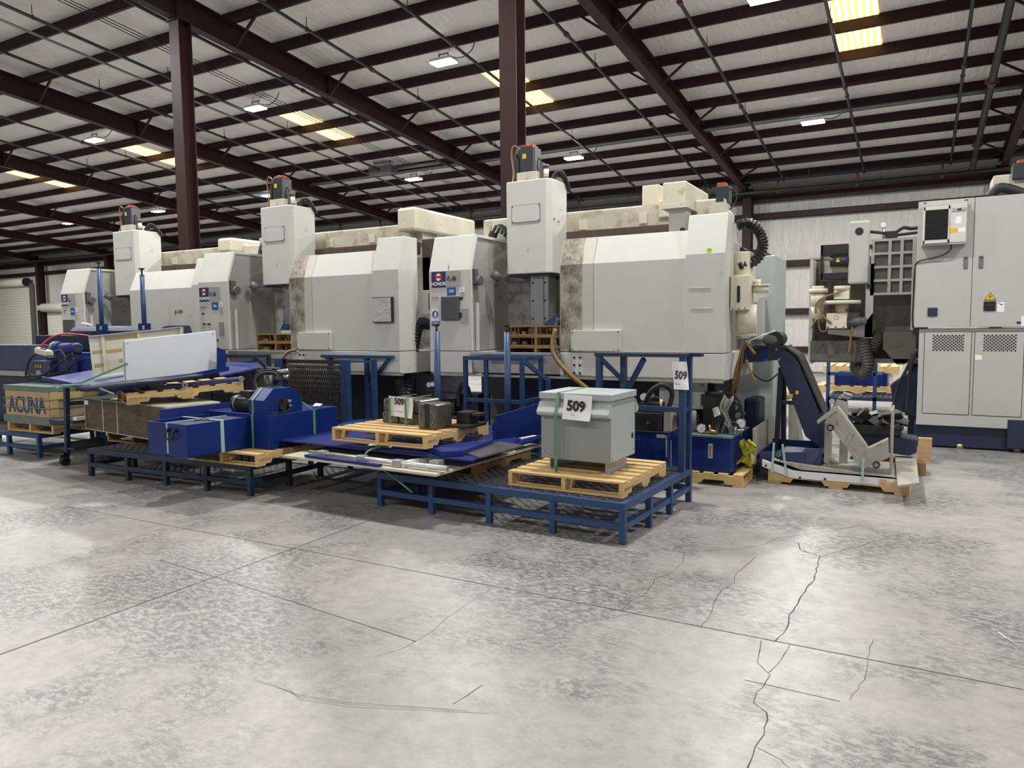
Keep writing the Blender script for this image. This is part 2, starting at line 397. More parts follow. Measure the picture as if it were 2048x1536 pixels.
for pts, w in (([(1551, 1283), (1575, 1258), (1580, 1230), (1592, 1215), (1610, 1182), (1627, 1160), (1641, 1112), (1600, 1100), (1597, 1085)], .008),
               ([(1641, 1112), (1700, 1097), (1767, 1078), (1830, 1080)], .005),
               ([(1521, 1281), (1515, 1325), (1538, 1350), (1525, 1375), (1516, 1384), (1507, 1405), (1534, 1425), (1530, 1470), (1512, 1495), (1495, 1536)], .006),
               ([(1582, 1290), (1560, 1320), (1538, 1345)], .004),
               ([(1401, 1255), (1422, 1232), (1425, 1207), (1445, 1180), (1468, 1165), (1472, 1146), (1512, 1114)], .005),
               ([(1240, 1222), (1262, 1200), (1290, 1190), (1310, 1158), (1350, 1142), (1365, 1125), (1368, 1105), (1485, 1097), (1530, 1088), (1560, 1075), (1640, 1065), (1725, 1050)], .004),
               ([(1368, 1106), (1330, 1098), (1285, 1085)], .004),
               ([(1100, 1198), (1140, 1165), (1195, 1130)], .003),
               ([(1736, 1318), (1738, 1295), (1748, 1278)], .004), ([(1738, 1322), (1733, 1350), (1700, 1400)], .003),
               ([(832, 1283), (868, 1262), (895, 1235), (930, 1212), (980, 1180)], .003), ([(832, 1283), (800, 1300), (755, 1312)], .004),
               ([(55, 1142), (240, 1087), (330, 1055), (420, 1030), (480, 1005)], .003),
               ([(1516, 1495), (1560, 1520), (1580, 1536)], .003),
               ([(905, 1408), (930, 1396), (965, 1370)], .004)):
    strip('crack', pts, w, 'crack', .006)
mat('scuff', (.20, .195, .19), .5, var=.2)
for dy in (0, 4, 9): strip('scuff_mark', [(515+6*dy, 1362+dy), (600, 1390+dy), (700, 1405+dy), (900+9*dy, 1418+dy)], .004, 'scuff', .0)
strip('chalk_mark', [(1996, 1264), (2012, 1275)], .008, 'chalk'); strip('chalk_mark', [(2012, 1275), (2036, 1290)], .003, 'chalk')

# roof sheet draped over the purlins
PUR = [y for y in (-12.0, -10.6, -9.3, -8.0, -6.7, -5.35, -4.0, -2.7, -1.35, 0, 1.33, 2.66, 4.0, 5.3, 6.6, 7.9, 9.25, 10.55, 11.87, 13.22, 14.53, 15.86, 17.17, 18.51, 19.92, 21.17, 22.4, 23.75, 25.1)]
prof = [(YF, roof(YF)+.02)]
for a, b in zip(PUR, PUR[1:]+[YW]):
    for k in range(4):
        y = a+(b-a)*k/4; prof.append((y, roof(y)-.02*math.sin(math.pi*k/4)))
prof.append((YW, roof(YW)))
mb = MB(); n = len(prof)
mb.add([(x, y, z) for x in (X0, X1) for y, z in prof]+[(x, y, z+.12) for x in (X0, X1) for y, z in prof],
       [(i, i+1, n+i+1, n+i) for i in range(n-1)]+[(2*n+i, 3*n+i, 3*n+i+1, 2*n+i+1) for i in range(n-1)])
ce = struct(mesh_obj('ceiling', mb, 'insulation')); tag(ce, 'white vinyl-faced insulation under the metal roof', 'ceiling')
for y in PUR:
    z = roof(y)
    pu = MB().box(X0, X1, y, y+.012, z-.222, z-.005).box(X0, X1, y-.0, y+.06, z-.228, z-.218)
    mesh_obj('purlin', pu, 'maroon', ce)
BAY = [1.93+7.1-7.1*k for k in range(11)]
def rbot(y): return 6.0+.088*(25.4-y)
for X in BAY:
    ya, yb = YF, 25.6
    r = MB()
    r.prism([(X-.006, ya, rbot(ya)), (X-.006, yb, rbot(yb)), (X-.006, yb, roof(yb)-.24), (X-.006, ya, roof(ya)-.24)], (.012, 0, 0))
    r.prism([(X-.10, ya, rbot(ya)-.015), (X-.10, yb, rbot(yb)-.015), (X-.10, yb, rbot(yb)+.0), (X-.10, ya, rbot(ya))], (.20, 0, 0))
    r.prism([(X-.10, ya, roof(ya)-.25), (X-.10, yb, roof(yb)-.25), (X-.10, yb, roof(yb)-.232), (X-.10, ya, roof(ya)-.232)], (.20, 0, 0))
    for y in (9.25, 13.22, 18.51):      # web stiffeners
        r.box(X-.09, X+.09, y-.006, y+.006, rbot(y), roof(y)-.25)
    ra = mesh_obj('rafter', r, 'maroon', ce)
    if -40 < X < 5:
        for i, y in enumerate(PUR):
            if y < 8 or i % 2 == 0: continue
            s = (1, -1) if y > 12 else (1,)
            for k in s:
                mesh_obj('flange_brace', MB().bar((X+k*.08, y+.03, rbot(y)+.03), (X+k*.72, y+.03, roof(y)-.16), .045, .045), 'maroon', ra)
# bolt heads on purlin laps near the bright rafters are too small to build
# back wall
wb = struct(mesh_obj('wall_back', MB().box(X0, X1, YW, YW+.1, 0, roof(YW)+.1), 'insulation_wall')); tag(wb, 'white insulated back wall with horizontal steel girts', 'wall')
for z in (5.27, 3.66, 2.07, .80):
    gx0 = X0 if z > 5 else -42.4
    mesh_obj('girt', MB().box(gx0, X1, YW-.20, YW-.19, z-.10, z+.10).box(gx0, X1, YW-.20, YW, z-.10, z-.09).box(gx0, X1, YW-.2, YW, z+.09, z+.10), 'maroon', wb)
mesh_obj('eave_strut', MB().box(X0, X1, YW-.28, YW-.05, 5.72, 6.12), 'maroon', wb)
mesh_obj('base_angle', MB().box(X0, X1, YW-.05, YW, 0, .07), 'conduit', wb)
for X in BAY:
    mesh_obj('wall_column', MB().box(X-.14, X+.14, YW-.62, YW-.605, 0, 6.05).box(X-.006, X+.006, YW-.61, YW-.2, 0, 6.2).box(X-.14, X+.14, YW-.22, YW-.2, 0, 6.2), 'maroon', wb)
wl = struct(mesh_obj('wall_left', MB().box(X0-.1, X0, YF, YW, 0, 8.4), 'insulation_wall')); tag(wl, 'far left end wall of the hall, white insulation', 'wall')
# interior columns (wide-flange) with base plate and cap
for X, lab in ((-5.17, 'dark maroon steel column rising behind the nearest lathe head'), (-12.27, 'dark maroon steel column rising between the two farther lathes')):
    y = 9.36; t = thing('steel_column', lab, 'column', (X, y, 0)); t['kind'] = 'structure'
    top = rbot(y)
    mesh_obj('shaft', MB().box(X-.135, X+.135, y-.14, y-.125, 0, top).box(X-.135, X+.135, y+.125, y+.14, 0, top).box(X-.005, X+.005, y-.13, y+.13, 0, top), 'maroon', t)
    mesh_obj('base_plate', MB().box(X-.2, X+.2, y-.2, y+.2, 0, .02), 'maroon', t)
    mesh_obj('cap_plate', MB().box(X-.16, X+.16, y-.17, y+.17, top-.03, top-.002), 'maroon', t)
# roof lights: two translucent panels in each bay, a purlin between them
k = 0
for cx in (6.1, -1.25, -8.7, -15.25, -22.4, -29.4, -36.4):
    for ya, yb, nm in ((14.62, 15.84, 'farther from'), (15.97, 17.15, 'nearer to')):
        k += 1
        o = struct(mesh_obj('window_%d' % k, MB().prism([(cx-.40, ya, roof(ya)-.032), (cx+.40, ya, roof(ya)-.032), (cx+.40, yb, roof(yb)-.032), (cx-.40, yb, roof(yb)-.032)], (0, 0, .02)), 'skylight'))
        o['label'] = 'glowing corrugated roof light panel'; o['category'] = 'skylight'
for cx in (6.1, -1.25, -8.7, -15.25):
    for ya in (2.72, -5.3):
        k += 1
        o = struct(mesh_obj('window_%d' % k, MB().prism([(cx-.40, ya, roof(ya)-.032), (cx+.40, ya, roof(ya)-.032), (cx+.40, ya+1.2, roof(ya+1.2)-.032), (cx-.40, ya+1.2, roof(ya+1.2)-.032)], (0, 0, .02)), 'skylight'))
        o['label'] = 'glowing corrugated roof light panel'; o['category'] = 'skylight'

# ---------------------------------------------------------------- high-bay lamps
def make_lamp():
    t = thing('high_bay_lamp', 'lamp', 'lamp', (0, 0, 0), local=True)
    mesh_obj('housing', MB().box(-.27, .27, -.15, .15, .03, .09), 'lamp_body', t, bev=.01)
    for i in range(3):
        mesh_obj('led_strip', MB().box(-.26, .26, -.14+i*.098, -.055+i*.098, .0, .029), 'led', t)
    mesh_obj('bracket', MB().bar((-.12, 0, .09), (-.12, 0, .20), .02).bar((.12, 0, .09), (.12, 0, .20), .02).bar((-.13, 0, .2), (.13, 0, .2), .02).bar((-.12, 0, .2), (-.17, .1, .42), .006).bar((.12, 0, .2), (.17, .1, .42), .006), 'conduit', t)
    mesh_obj('cable', MB().tube([(.24, 0, .09), (.36, .02, .06), (.52, .05, .08), (.66, .1, .2), (.7, .15, .36)], .011, 6), 'black', t)
    l = bpy.data.lights.new('lamp_light', 'AREA'); l.shape = 'RECTANGLE'; l.size = .55; l.size_y = .3; l.energy = LAMP_W; l.color = (1, .985, .96)
    lo = bpy.data.objects.new('lamp_light', l); C.objects.link(lo); lo.parent = t; lo.location = (0, 0, -.02)
    return t
lamp0 = make_lamp(); used = False
spots = {(-9.15, 13.5): 'lit lamp fixture above the nearest lathe, high up left of the near column',
         (-15.15, 13.7): 'lit lamp fixture right of the farther steel column, beside the roof lights',
         (-21.8, 13.5): 'lit lamp fixture at the far left, next to two roof lights',
         (-15.13, 20.4): 'small lit lamp fixture beside the hanging grey electrical box',
         (-21.7, 20.1): 'small lit lamp fixture just left of the middle lathe motor',
         (-9.2, 20.4): 'lit lamp fixture just right of the nearest lathe head',
         (-2.5, 20.1): 'lit lamp fixture at the right, under the conduit run',
         (-2.55, 13.75): 'lit lamp fixture cut off by the top edge of the picture'}
lx = (4.1, -2.5, -9.17, -15.14, -21.8, -28.4, -35.0)
allsp = list(spots)+LAMP_EXTRA
for p in allsp:
    o = lamp0 if not used else copy_tree(lamp0); used = True
    o.location = (p[0], p[1], roof(p[1])-.36-.03)
    o['label'] = spots.get(p, 'lit high-bay lamp fixture elsewhere in the hall, row behind camera added as fill'); o['group'] = 'high-bay lamps under the roof'

# ---------------------------------------------------------------- sprinkler branch lines, mains, conduit, wires
PXS = [.63, -1.62, -3.92, -6.25, -8.55, -10.87, -13.2, -15.6, -17.9, -20.2, -22.45, -24.8, -27.1]
names = ['rightmost black sprinkler branch pipe, beside the thick riser pipe', 'black sprinkler branch pipe passing beside the right-hand roof light', 'black sprinkler branch pipe right of the rafter at the right', 'black sprinkler branch pipe left of the rafter at the right',
         'black sprinkler branch pipe just right of the near steel column', 'black sprinkler branch pipe above the long central rafter', 'black sprinkler branch pipe just below the long central rafter', 'black sprinkler branch pipe crossing beside the middle pair of roof lights']
for i, X in enumerate(PXS):
    ya, yb = 2.0, 24.4; off = -.34
    t = thing('sprinkler_pipe', names[i] if i < len(names) else '%s thin black sprinkler branch pipe left of the middle roof lights' % ('first', 'second', 'third', 'fourth', 'fifth')[i-len(names)], 'pipe', (X, yb, roof(yb)+off), 'sprinkler branch pipes')
    mesh_obj('pipe_run', MB().cyl((X, ya, roof(ya)+off), (X, yb, roof(yb)+off), .034, 10).cyl((X, yb, roof(yb)+off), (X, 24.9, 6.2), .034, 8), 'pipe', t)
    for y in (4.6, 8.2, 11.2, 14.9, 18.6, 22.2):
        yy = y+.4*((i*37) % 5)/5
        mesh_obj('hanger', MB().bar((X, yy, roof(yy)+off), (X, yy, roof(yy)-.1), .012).ring((X, yy, roof(yy)+off), (0, 1, -.1), .036, .048, .02, 10), 'pipe', t)
    for y in (7.0, 12.8, 18.0):
        yy = y+.8*((i*23) % 7)/7
        mesh_obj('coupling', MB().cyl((X, yy, roof(yy)+off), (X, yy+.1, roof(yy+.1)+off), .052, 10), 'pipe_red' if i < 7 else 'pipe', t)
t = thing('sprinkler_riser', 'thick dark riser pipe with red clamps at the upper right', 'pipe', (1.2, 24.5, 6.2))
mesh_obj('pipe_run', MB().cyl((1.18, 2, roof(2)-.42), (1.18, 24.2, roof(24.2)-.42), .075, 12).cyl((1.18, 24.2, roof(24.2)-.42), (1.15, 24.6, 5.95), .075, 12), 'pipe', t)
for y in (8.5, 18.9, 23.2): mesh_obj('clamp', MB().cyl((1.18, y, roof(y)-.42), (1.18, y+.12, roof(y+.12)-.42), .10, 12).box(1.05, 1.31, y+.02, y+.08, roof(y)-.46, roof(y)-.38), 'pipe_red', t)
t = thing('sprinkler_main', 'upper black main pipe running along the back wall', 'pipe', (-20, 25, 6.2))
mesh_obj('pipe_run', MB().cyl((X0+1, 25, 6.24), (14, 25, 6.30), .055, 10), 'pipe', t)
for k in range(16):
    x = 10-4.4*k; mesh_obj('hanger', MB().bar((x, 25, 6.28), (x, 25, 6.55), .012), 'conduit', t)
t = thing('sprinkler_main', 'lower black main pipe running along the back wall', 'pipe', (-20, 25.1, 5.9))
mesh_obj('pipe_run', MB().cyl((X0+1, 25.1, 5.92), (14, 25.1, 5.96), .06, 10), 'pipe', t)
for i, X in enumerate(PXS):
    mesh_obj('drop_pipe', MB().cyl((X-.2, 25.1, 5.94), (X-.2, 25.02, 6.26), .035, 8).cyl((X-.2, 25.1, 5.86), (X-.2, 25.1, 6.02), .05, 8), 'pipe_red' if i < 7 else 'pipe', t)
single('conduit_run', MB().cyl((-33, 19.78, roof(19.8)-.29), (9, 19.78, roof(19.8)-.29), .028, 8).cyl((-33, 19.9, roof(19.9)-.30), (9, 19.9, roof(19.9)-.30), .02, 6), 'conduit', 'grey conduit pair clipped below a roof purlin', 'conduit', org=(-10, 19.8, 6.7))
single('conduit_run', MB().cyl((-16.3, 3, roof(3)-.36), (-16.2, 24.3, roof(24.3)-.36), .03, 8), 'conduit', 'light grey conduit running beside the middle roof lights', 'conduit', org=(-16.2, 12, 7.4))
for i in range(3):
    single('power_wire', MB().tube([(-14.5-.09*i, 4, roof(4)-.18), (-14.5-.09*i, 14, roof(14)-.2-.02*i), (-14.5-.09*i, 24.5, roof(24.5)-.18)], .010, 5, 6), 'black', 'thin black power wires running together below the roof', 'wire', org=(-14.5-.09*i, 24.5, 6.4), group='thin roof wires')
b = PR(766, 341, -.30)
t = thing('junction_box', 'grey electrical box hanging under the roof left of a lamp', 'box', (b.x, b.y, b.z-.12))
mesh_obj('body', MB().box(b.x-.45, b.x+.45, b.y-.2, b.y+.2, b.z-.12, b.z+.12), 'servo_grey', t, bev=.01)
mesh_obj('stem', MB().cyl((b.x+.45, b.y, b.z), (b.x+2.3, b.y, b.z), .05, 8).cyl((b.x-.3, b.y, b.z+.12), (b.x-.3, b.y, b.z+.32), .015, 6).cyl((b.x+.3, b.y, b.z+.12), (b.x+.3, b.y, b.z+.32), .015, 6), 'conduit', t)
# roll-up doors on the back wall, far left
a = PY(70, 668, YW-.12); c = PY(-40, 560, YW-.12); zt = PY(35, 572, YW-.12).z
d1 = bpy.data.objects.new('door_1', None); C.objects.link(d1); d1.location = (a.x-2, YW-.12, 0); ORG['door_1'] = V((a.x-2, YW-.12, 0)); struct(d1)
tag(d1, 'pale closed roll-up shutter door at the far left', 'door')
for k in range(28):
    z0 = k*zt/28; mesh_obj('slat', MB().box(a.x-5, a.x, YW-.20-.004*(k % 2), YW-.12, z0, z0+zt/28-.008), 'shutter', d1)
mesh_obj('drum', MB().cyl((a.x-5, YW-.4, zt+.18), (a.x-.1, YW-.4, zt+.18), .24, 16), 'shutter', d1)
mesh_obj('guide', MB().box(a.x, a.x+.1, YW-.32, YW-.1, 0, zt+.1), 'conduit', d1)
mesh_obj('drum_end', MB().cyl((a.x-.1, YW-.4, zt+.18), (a.x-.02, YW-.4, zt+.18), .27, 16), 'black', d1)
a2 = PY(97, 660, YW-.12); zt2 = PY(110, 622, YW-.12).z
d2 = bpy.data.objects.new('door_2', None); C.objects.link(d2); d2.location = (a2.x+2, YW-.12, 0); ORG['door_2'] = V((a2.x+2, YW-.12, 0)); struct(d2)
tag(d2, 'second roll-up shutter behind the farthest lathe', 'door')
for k in range(20):
    z0 = k*zt2/20; mesh_obj('slat', MB().box(a2.x, a2.x+4.4, YW-.20-.004*(k % 2), YW-.12, z0, z0+zt2/20-.008), 'shutter', d2)
mesh_obj('drum', MB().cyl((a2.x-.2, YW-.4, zt2+.2), (a2.x+4.6, YW-.4, zt2+.2), .27, 16), 'shutter', d2)
# ================================================================ VERTICAL LATHES
def sheet(c, w, h, xd, up, curl=.01, n=5):
    """slightly curled paper: grid of quads with a little thickness"""
    x = V(xd).normalized(); u = V(up).normalized(); nn = x.cross(u); c = V(c); mb = MB(); P = []
    for j in range(n+1):
        for i in range(n+1):
            s, t = i/n-.5, j/n-.5
            P.append(c+x*(s*w)+u*(t*h)+nn*(curl*(math.sin(s*5+j*.6)*.2+(.5-t)**2*1.2)))
    k = len(P); Q = [p-nn*.0006 for p in P]
    f = []
    for j in range(n):
        for i in range(n):
            a = j*(n+1)+i; f += [(a, a+1, a+n+2, a+n+1), (k+a, k+a+n+1, k+a+n+2, k+a+1)]
    return mb.add(P+Q, f)

def bolts(name, pts, ax, r, material, parent, h=.012):
    for p in pts: mesh_obj(name, MB().cyl(p, V(p)+V(ax)*h, r, 8), material, parent)

def vl(label, loc, sx, sz, v):
    t = thing('vertical_lathe', label, 'machine', (0, 0, 0), local=True)
    # bed and column casting
    mesh_obj('base_casting', MB().box(.75, 3.45, .62, 1.9, 0, 1.06), 'navy', t, bev=.02)  # blue base made near-black navy: shadow under the apron put into its colour
    mesh_obj('column_casting', MB().box(.75, 3.5, .95, 1.55, 1.0, 2.62), 'innerwall', t, bev=.01)
    mesh_obj('lower_panel', MB().box(.02, .75, 1.2, 1.26, 0, 1.06), 'guardgrey', t)
    ap = mesh_obj('apron', MB().prism([(0, 0, 1.35), (0, 0, 1.09), (0, .03, 1.07), (0, 1.9, 1.07), (0, 1.9, 1.35)], (.62, 0, 0)).prism([(.62, 0, 1.31), (.62, .07, 1.09), (.62, 1.0, 1.07), (.62, 1.0, 1.31)], (1.2, 0, 0)).prism([(1.82, 0, 1.35), (1.82, 0, 1.09), (1.82, .03, 1.07), (1.82, 1.5, 1.07), (1.82, 1.5, 1.35)], (1.86, 0, 0)), 'white', t, bev=.006)
    mesh_obj('drip_edge', MB().box(.02, 3.66, .03, .09, 1.045, 1.07), 'creamdirty', t)
    mesh_obj('sill', MB().box(.60, 1.84, -.012, .10, 1.31, 1.345), 'galv', t, bev=.004)
    mesh_obj('chip_floor', MB().box(.62, 1.82, .1, 1.0, 1.24, 1.28), 'black', t)
    # left guard with the sloped hood
    g = mesh_obj('left_guard', MB().prism([(0, 0, 1.357), (0, 0, 2.352), (0, .14, 2.79), (0, .98, 2.79), (0, .98, 1.357)], (.60, 0, 0)), 'white', t, bev=.008)
    mesh_obj('guard_trim', MB().prism([(.60, .0, 1.357), (.60, 0, 2.352), (.60, .14, 2.79), (.60, .98, 2.79), (.60, .98, 2.755), (.60, .165, 2.755), (.60, .03, 2.345), (.60, .03, 1.357)], (.03, 0, 0)), 'white', t, bev=.003)
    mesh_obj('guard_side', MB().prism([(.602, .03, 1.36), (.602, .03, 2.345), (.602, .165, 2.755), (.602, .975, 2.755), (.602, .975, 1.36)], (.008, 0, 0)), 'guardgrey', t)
    mesh_obj('door_rail', MB().box(.62, .65, .10, .14, 1.36, 1.95), 'white', t)
    la = mesh_obj('latch_motor', MB().box(.61, .66, .05, .12, 2.18, 2.36).cyl((.61, .12, 2.22), (.70, .12, 2.22), .06, 12), 'servo_grey', t)
    # interior
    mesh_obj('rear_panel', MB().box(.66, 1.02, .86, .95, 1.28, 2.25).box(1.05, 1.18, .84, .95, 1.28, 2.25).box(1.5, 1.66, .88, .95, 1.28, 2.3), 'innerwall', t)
    mesh_obj('way_cover', MB().box(.66, 1.85, .80, .86, 2.24, 2.31), 'steel', t)
    mesh_obj('ram', MB().box(1.17, 1.42, .52, .74, 1.62, 2.33).box(1.22, 1.36, .505, .52, 1.66, 2.25), 'steel', t, bev=.01)
    mesh_obj('ram_foot', MB().box(1.15, 1.33, .5, .7, 1.55, 1.63), 'white', t)
    bolts('bolt', [(1.205+.17*i, .52, 1.75+.22*j) for i in range(2) for j in range(3)], (0, -1, 0), .012, 'black', t)
    mesh_obj('table', MB().cyl((1.25, .55, 1.28), (1.25, .55, 1.33), .38, 24), 'dark_steel', t)
    # sliding door: stained leading leaf and clean leaf
    def leaf(a, b, nm, m):
        return mesh_obj(nm, MB().prism([(a, .02, 1.362), (a, .02, 2.345), (a, .15, 2.65), (a, .22, 2.65), (a, .22, 2.62), (a, .17, 2.60), (a, .06, 2.33), (a, .06, 1.362)], (b-a, 0, 0)), m, t, bev=.004)
    d = leaf(1.82, 2.225, 'door_edge', v.get('edge', 'door_stained')); leaf(2.23, 3.28, 'sliding_door', 'door_clean')
    mesh_obj('door_return', MB().prism([(1.815, .02, 1.362), (1.815, .02, 2.345), (1.815, .15, 2.65), (1.815, .3, 2.65), (1.815, .3, 1.362)], (.006, 0, 0)), 'creamdirty', t)
    rp = mesh_obj('right_panel', MB().prism([(3.27, 0, 1.357), (3.27, 0, 2.38), (3.27, .13, 2.80), (3.27, .40, 2.80), (3.27, .40, 1.357)], (.41, 0, 0)), 'white', t, bev=.007)
    cp = mesh_obj('cover_plate', MB().box(1.97, 2.56, -.022, .02, 1.368, 1.60), 'white', t, bev=.004)
    bolts('screw', [(x, -.022, z) for x in (1.99, 2.54) for z in (1.385, 1.585)], (0, -1, 0), .008, 'black', cp, .006)
    bp = mesh_obj('bolt_plate', MB().box(1.99, 2.10, -.014, .01, 1.10, 1.31), 'white_clean', t)
    bolts('bolt', [(x, -.014, z) for x in (2.01, 2.08) for z in (1.12, 1.21, 1.295)], (0, -1, 0), .013, 'black', bp, .016)
    # ram head box
    A = [(.885, .45), (.915, .40), (1.45, .40), (1.51, .46), (1.51, .88), (.885, .88)]
    hd = mesh_obj('head_cover', MB().prism([(x, y, 2.30) for x, y in A], (0, 0, 1.13)), 'white', t, bev=.012)
    ac = mesh_obj('access_panel', MB().box(.99, 1.37, .392, .41, 2.93, 3.13), 'white', t)
    mesh_obj('panel_seam', MB().box(.984, 1.376, .396, .404, 2.924, 2.931).box(.984, 1.376, .396, .404, 3.129, 3.136).box(.984, .99, .396, .404, 2.924, 3.136).box(1.37, 1.376, .396, .404, 2.924, 3.136), 'ink_grey', ac)
    bolts('screw', [(x, .392, z) for x in (1.0, 1.36) for z in (2.94, 3.12)], (0, -1, 0), .007, 'black', ac, .004)
    bolts('knob', [(1.512, .55, 2.55), (1.512, .75, 2.55), (1.512, .85, 2.53)] if v.get('knobs') else [(1.512, .5, 2.95), (1.512, .62, 2.93)], (1, 0, 0), .018 if v.get('knobs') else .008, 'black', t)
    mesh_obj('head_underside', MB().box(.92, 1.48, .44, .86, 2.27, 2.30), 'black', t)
    # drive motor on the head
    st = mesh_obj('motor_stand', MB().prism([(1.0, .50, 3.43), (1.28, .50, 3.43), (1.28, .76, 3.43), (1.0, .76, 3.43)], (0, 0, .12)), 'creamdirty', t, bev=.006)
    sv = mesh_obj('servo_motor', MB().box(1.03, 1.20, .54, .72, 3.55, 3.87), 'servo', t, bev=.008)
    mesh_obj('motor_fins', MB().box(1.20, 1.235, .55, .71, 3.57, 3.85), 'servo_grey', sv)
    mesh_obj('motor_cap', MB().box(1.05, 1.20, .56, .70, 3.87, 3.885).cyl((1.09, .62, 3.885), (1.09, .62, 3.915), .022, 8).cyl((1.15, .62, 3.885), (1.15, .62, 3.91), .02, 8).box(1.17, 1.195, .58, .66, 3.885, 3.90), 'orange_red', sv)
    mesh_obj('motor_label', MB().box(1.065, 1.115, .536, .541, 3.72, 3.78), 'yellow', sv)
    mesh_obj('motor_hose', MB().tube([(1.08, .7, 3.87), (.98, .66, 3.9), (.95, .6, 3.75), (.965, .58, 3.55), (.97, .58, 3.42)], .028, 8), 'rubber' if not v.get('bright') else 'rubber', t)
    mesh_obj('motor_cable', MB().tube([(1.03, .56, 3.83), (.94, .56, 3.90), (.90, .56, 3.80), (.935, .55, 3.55), (.93, .5, 3.42)], .011, 6), 'amber_hose', t)
    mesh_obj('filter_pot', MB().cyl((1.36, .6, 3.43), (1.36, .6, 3.60), .032, 12).cyl((1.36, .6, 3.60), (1.36, .6, 3.63), .04, 12).box(1.28, 1.325, .58, .66, 3.43, 3.66), 'servo_grey', t)
    mesh_obj('pot_label', MB().cyl((1.36, .6, 3.48), (1.36, .6, 3.57), .0335, 12), 'cream', t)
    mesh_obj('cable_loom', MB().tube([(1.40, .66, 3.45), (1.44, .7, 3.54), (1.50, .74, 3.55), (1.53, .8, 3.48), (1.53, .9, 3.36)], .024, 8).tube([(1.39, .7, 3.44), (1.42, .74, 3.52), (1.49, .8, 3.50), (1.52, .87, 3.40)], .024, 8).tube([(1.3, .6, 3.66), (1.27, .58, 3.72), (1.255, .58, 3.6), (1.29, .6, 3.46)], .008, 6), 'rubber', t)
    # work light
    mesh_obj('work_light', MB().cyl((.735, .33, 2.32), (.80, .40, 2.26), .055, 14).bar((.81, .41, 2.28), (.9, .45, 2.30), .035), 'servo_grey', t)
    # cross rail behind the head
    mesh_obj('cross_rail', MB().box(.2, 3.35, 1.0, 1.35, 2.80, 3.10), 'creamdirty', t, bev=.02)
    mesh_obj('way_strip', MB().box(1.45, 3.3, .86, 1.0, 2.66, 2.83), 'track', t)
    bolts('eye_bolt', [(1.75, .85, 2.69), (2.35, .85, 2.71), (2.8, .85, 2.72)], (0, -1, .2), .022, 'dark_steel', t, .02)
    mesh_obj('rail_plate', MB().box(1.62, 1.74, .985, 1.0, 2.86, 2.98).box(2.42, 2.52, .985, 1.0, 2.88, 3.0), 'cream', t)
    mesh_obj('cable_chain', MB().tube([(.42, .85, 2.80), (.50, .82, 2.93), (.6, .8, 2.93), (.72, .78, 2.84)], .06, 6, 4), 'rubber', t)
    for q in range(5): mesh_obj('chain_link', MB().bar((.53+.055*q, .755, 2.99-.028*q), (.50+.055*q, .72, 2.90-.024*q), .012), 'galv', t)
    if v.get('m1'):
        mesh_obj('terminal_box', MB().box(2.45, 2.66, 1.0, 1.25, 3.08, 3.33), 'cream', t, bev=.01)
        mesh_obj('box_stem', MB().box(2.49, 2.63, 1.03, 1.15, 2.95, 3.08), 'servo_grey', t)
        wd = mesh_obj('gauge_box', MB().box(2.66, 2.98, .98, 1.35, 2.92, 3.14), 'cream', t, bev=.02)
        mesh_obj('gauge_glass', MB().prism([(2.80, .975, 2.96), (2.85, .975, 2.96), (2.86, .975, 3.05), (2.85, .975, 3.1), (2.80, .975, 3.11)], (0, -.006, 0)), 'glass_dark', wd)
        mesh_obj('drive_box', MB().box(2.83, 3.10, .60, 1.6, 2.99, 3.26), 'cream', t, bev=.015)
        mesh_obj('drive_box_lid', MB().box(2.82, 3.12, .58, 1.0, 2.965, 2.99), 'white', t)
        mesh_obj('drive_pedestal', MB().box(2.88, 3.08, .68, .9, 2.60, 2.965), 'white', t, bev=.005)
        bolts('knob', [(3.05, .67, 2.72)], (0, -1, 0), .03, 'black', t, .03)
        mesh_obj('bracket', MB().box(3.37, 3.53, .55, .75, 2.8, 2.98).prism([(3.53, .55, 2.8), (3.60, .55, 2.8), (3.60, .55, 2.86), (3.56, .55, 2.90), (3.55, .55, 3.0), (3.53, .55, 3.02)], (0, .2, 0)), 'creamdirty', t)
        s2 = mesh_obj('servo_motor', MB().box(3.43, 3.57, .6, .76, 2.98, 3.16), 'servo', t, bev=.006)
        mesh_obj('motor_cap', MB().box(3.44, 3.53, .61, .72, 3.16, 3.20), 'orange_red', s2)
        mesh_obj('motor_cable', MB().tube([(3.57, .65, 3.13), (3.64, .66, 3.08), (3.63, .66, 2.98), (3.58, .62, 2.9)], .009, 6), 'black', t)
        mesh_obj('cable_carrier', MB().tube([(3.70, .45, 2.70), (3.82, .5, 2.72), (3.92, .55, 2.60), (3.94, .55, 2.46), (3.88, .5, 2.33), (3.72, .45, 2.26)], .055, 8, 9, .14), 'black', t)
        # services on the right side of the machine
        mesh_obj('service_panel', MB().box(3.60, 3.84, .42, .75, 1.9, 2.42), 'cream', t, bev=.006)
        lu = mesh_obj('lubricator', MB().box(3.69, 3.88, .20, .45, 1.80, 2.16), 'cream', t, bev=.008)
        mesh_obj('sight_slot', MB().box(3.76, 3.79, .194, .2, 1.88, 2.05), 'glass_dark', lu)
        bolts('screw', [(3.72+.06*i, .198, 1.815) for i in range(3)], (0, -1, 0), .007, 'black', lu, .005)
        mesh_obj('pump_head', MB().cyl((3.95, .42, 1.98), (3.95, .42, 2.05), .085, 16).cyl((3.95, .42, 2.05), (3.95, .42, 2.065), .10, 16).cyl((3.92, .42, 2.065), (3.92, .42, 2.12), .035, 10), 'cream', t)
        mesh_obj('reservoir', MB().cyl((3.82, .38, 1.56), (3.82, .38, 1.86), .105, 18).cyl((3.82, .38, 1.50), (3.82, .38, 1.56), .03, 10, .1), 'cream', t)
        hb = MB(); rr_ = random.Random(3)
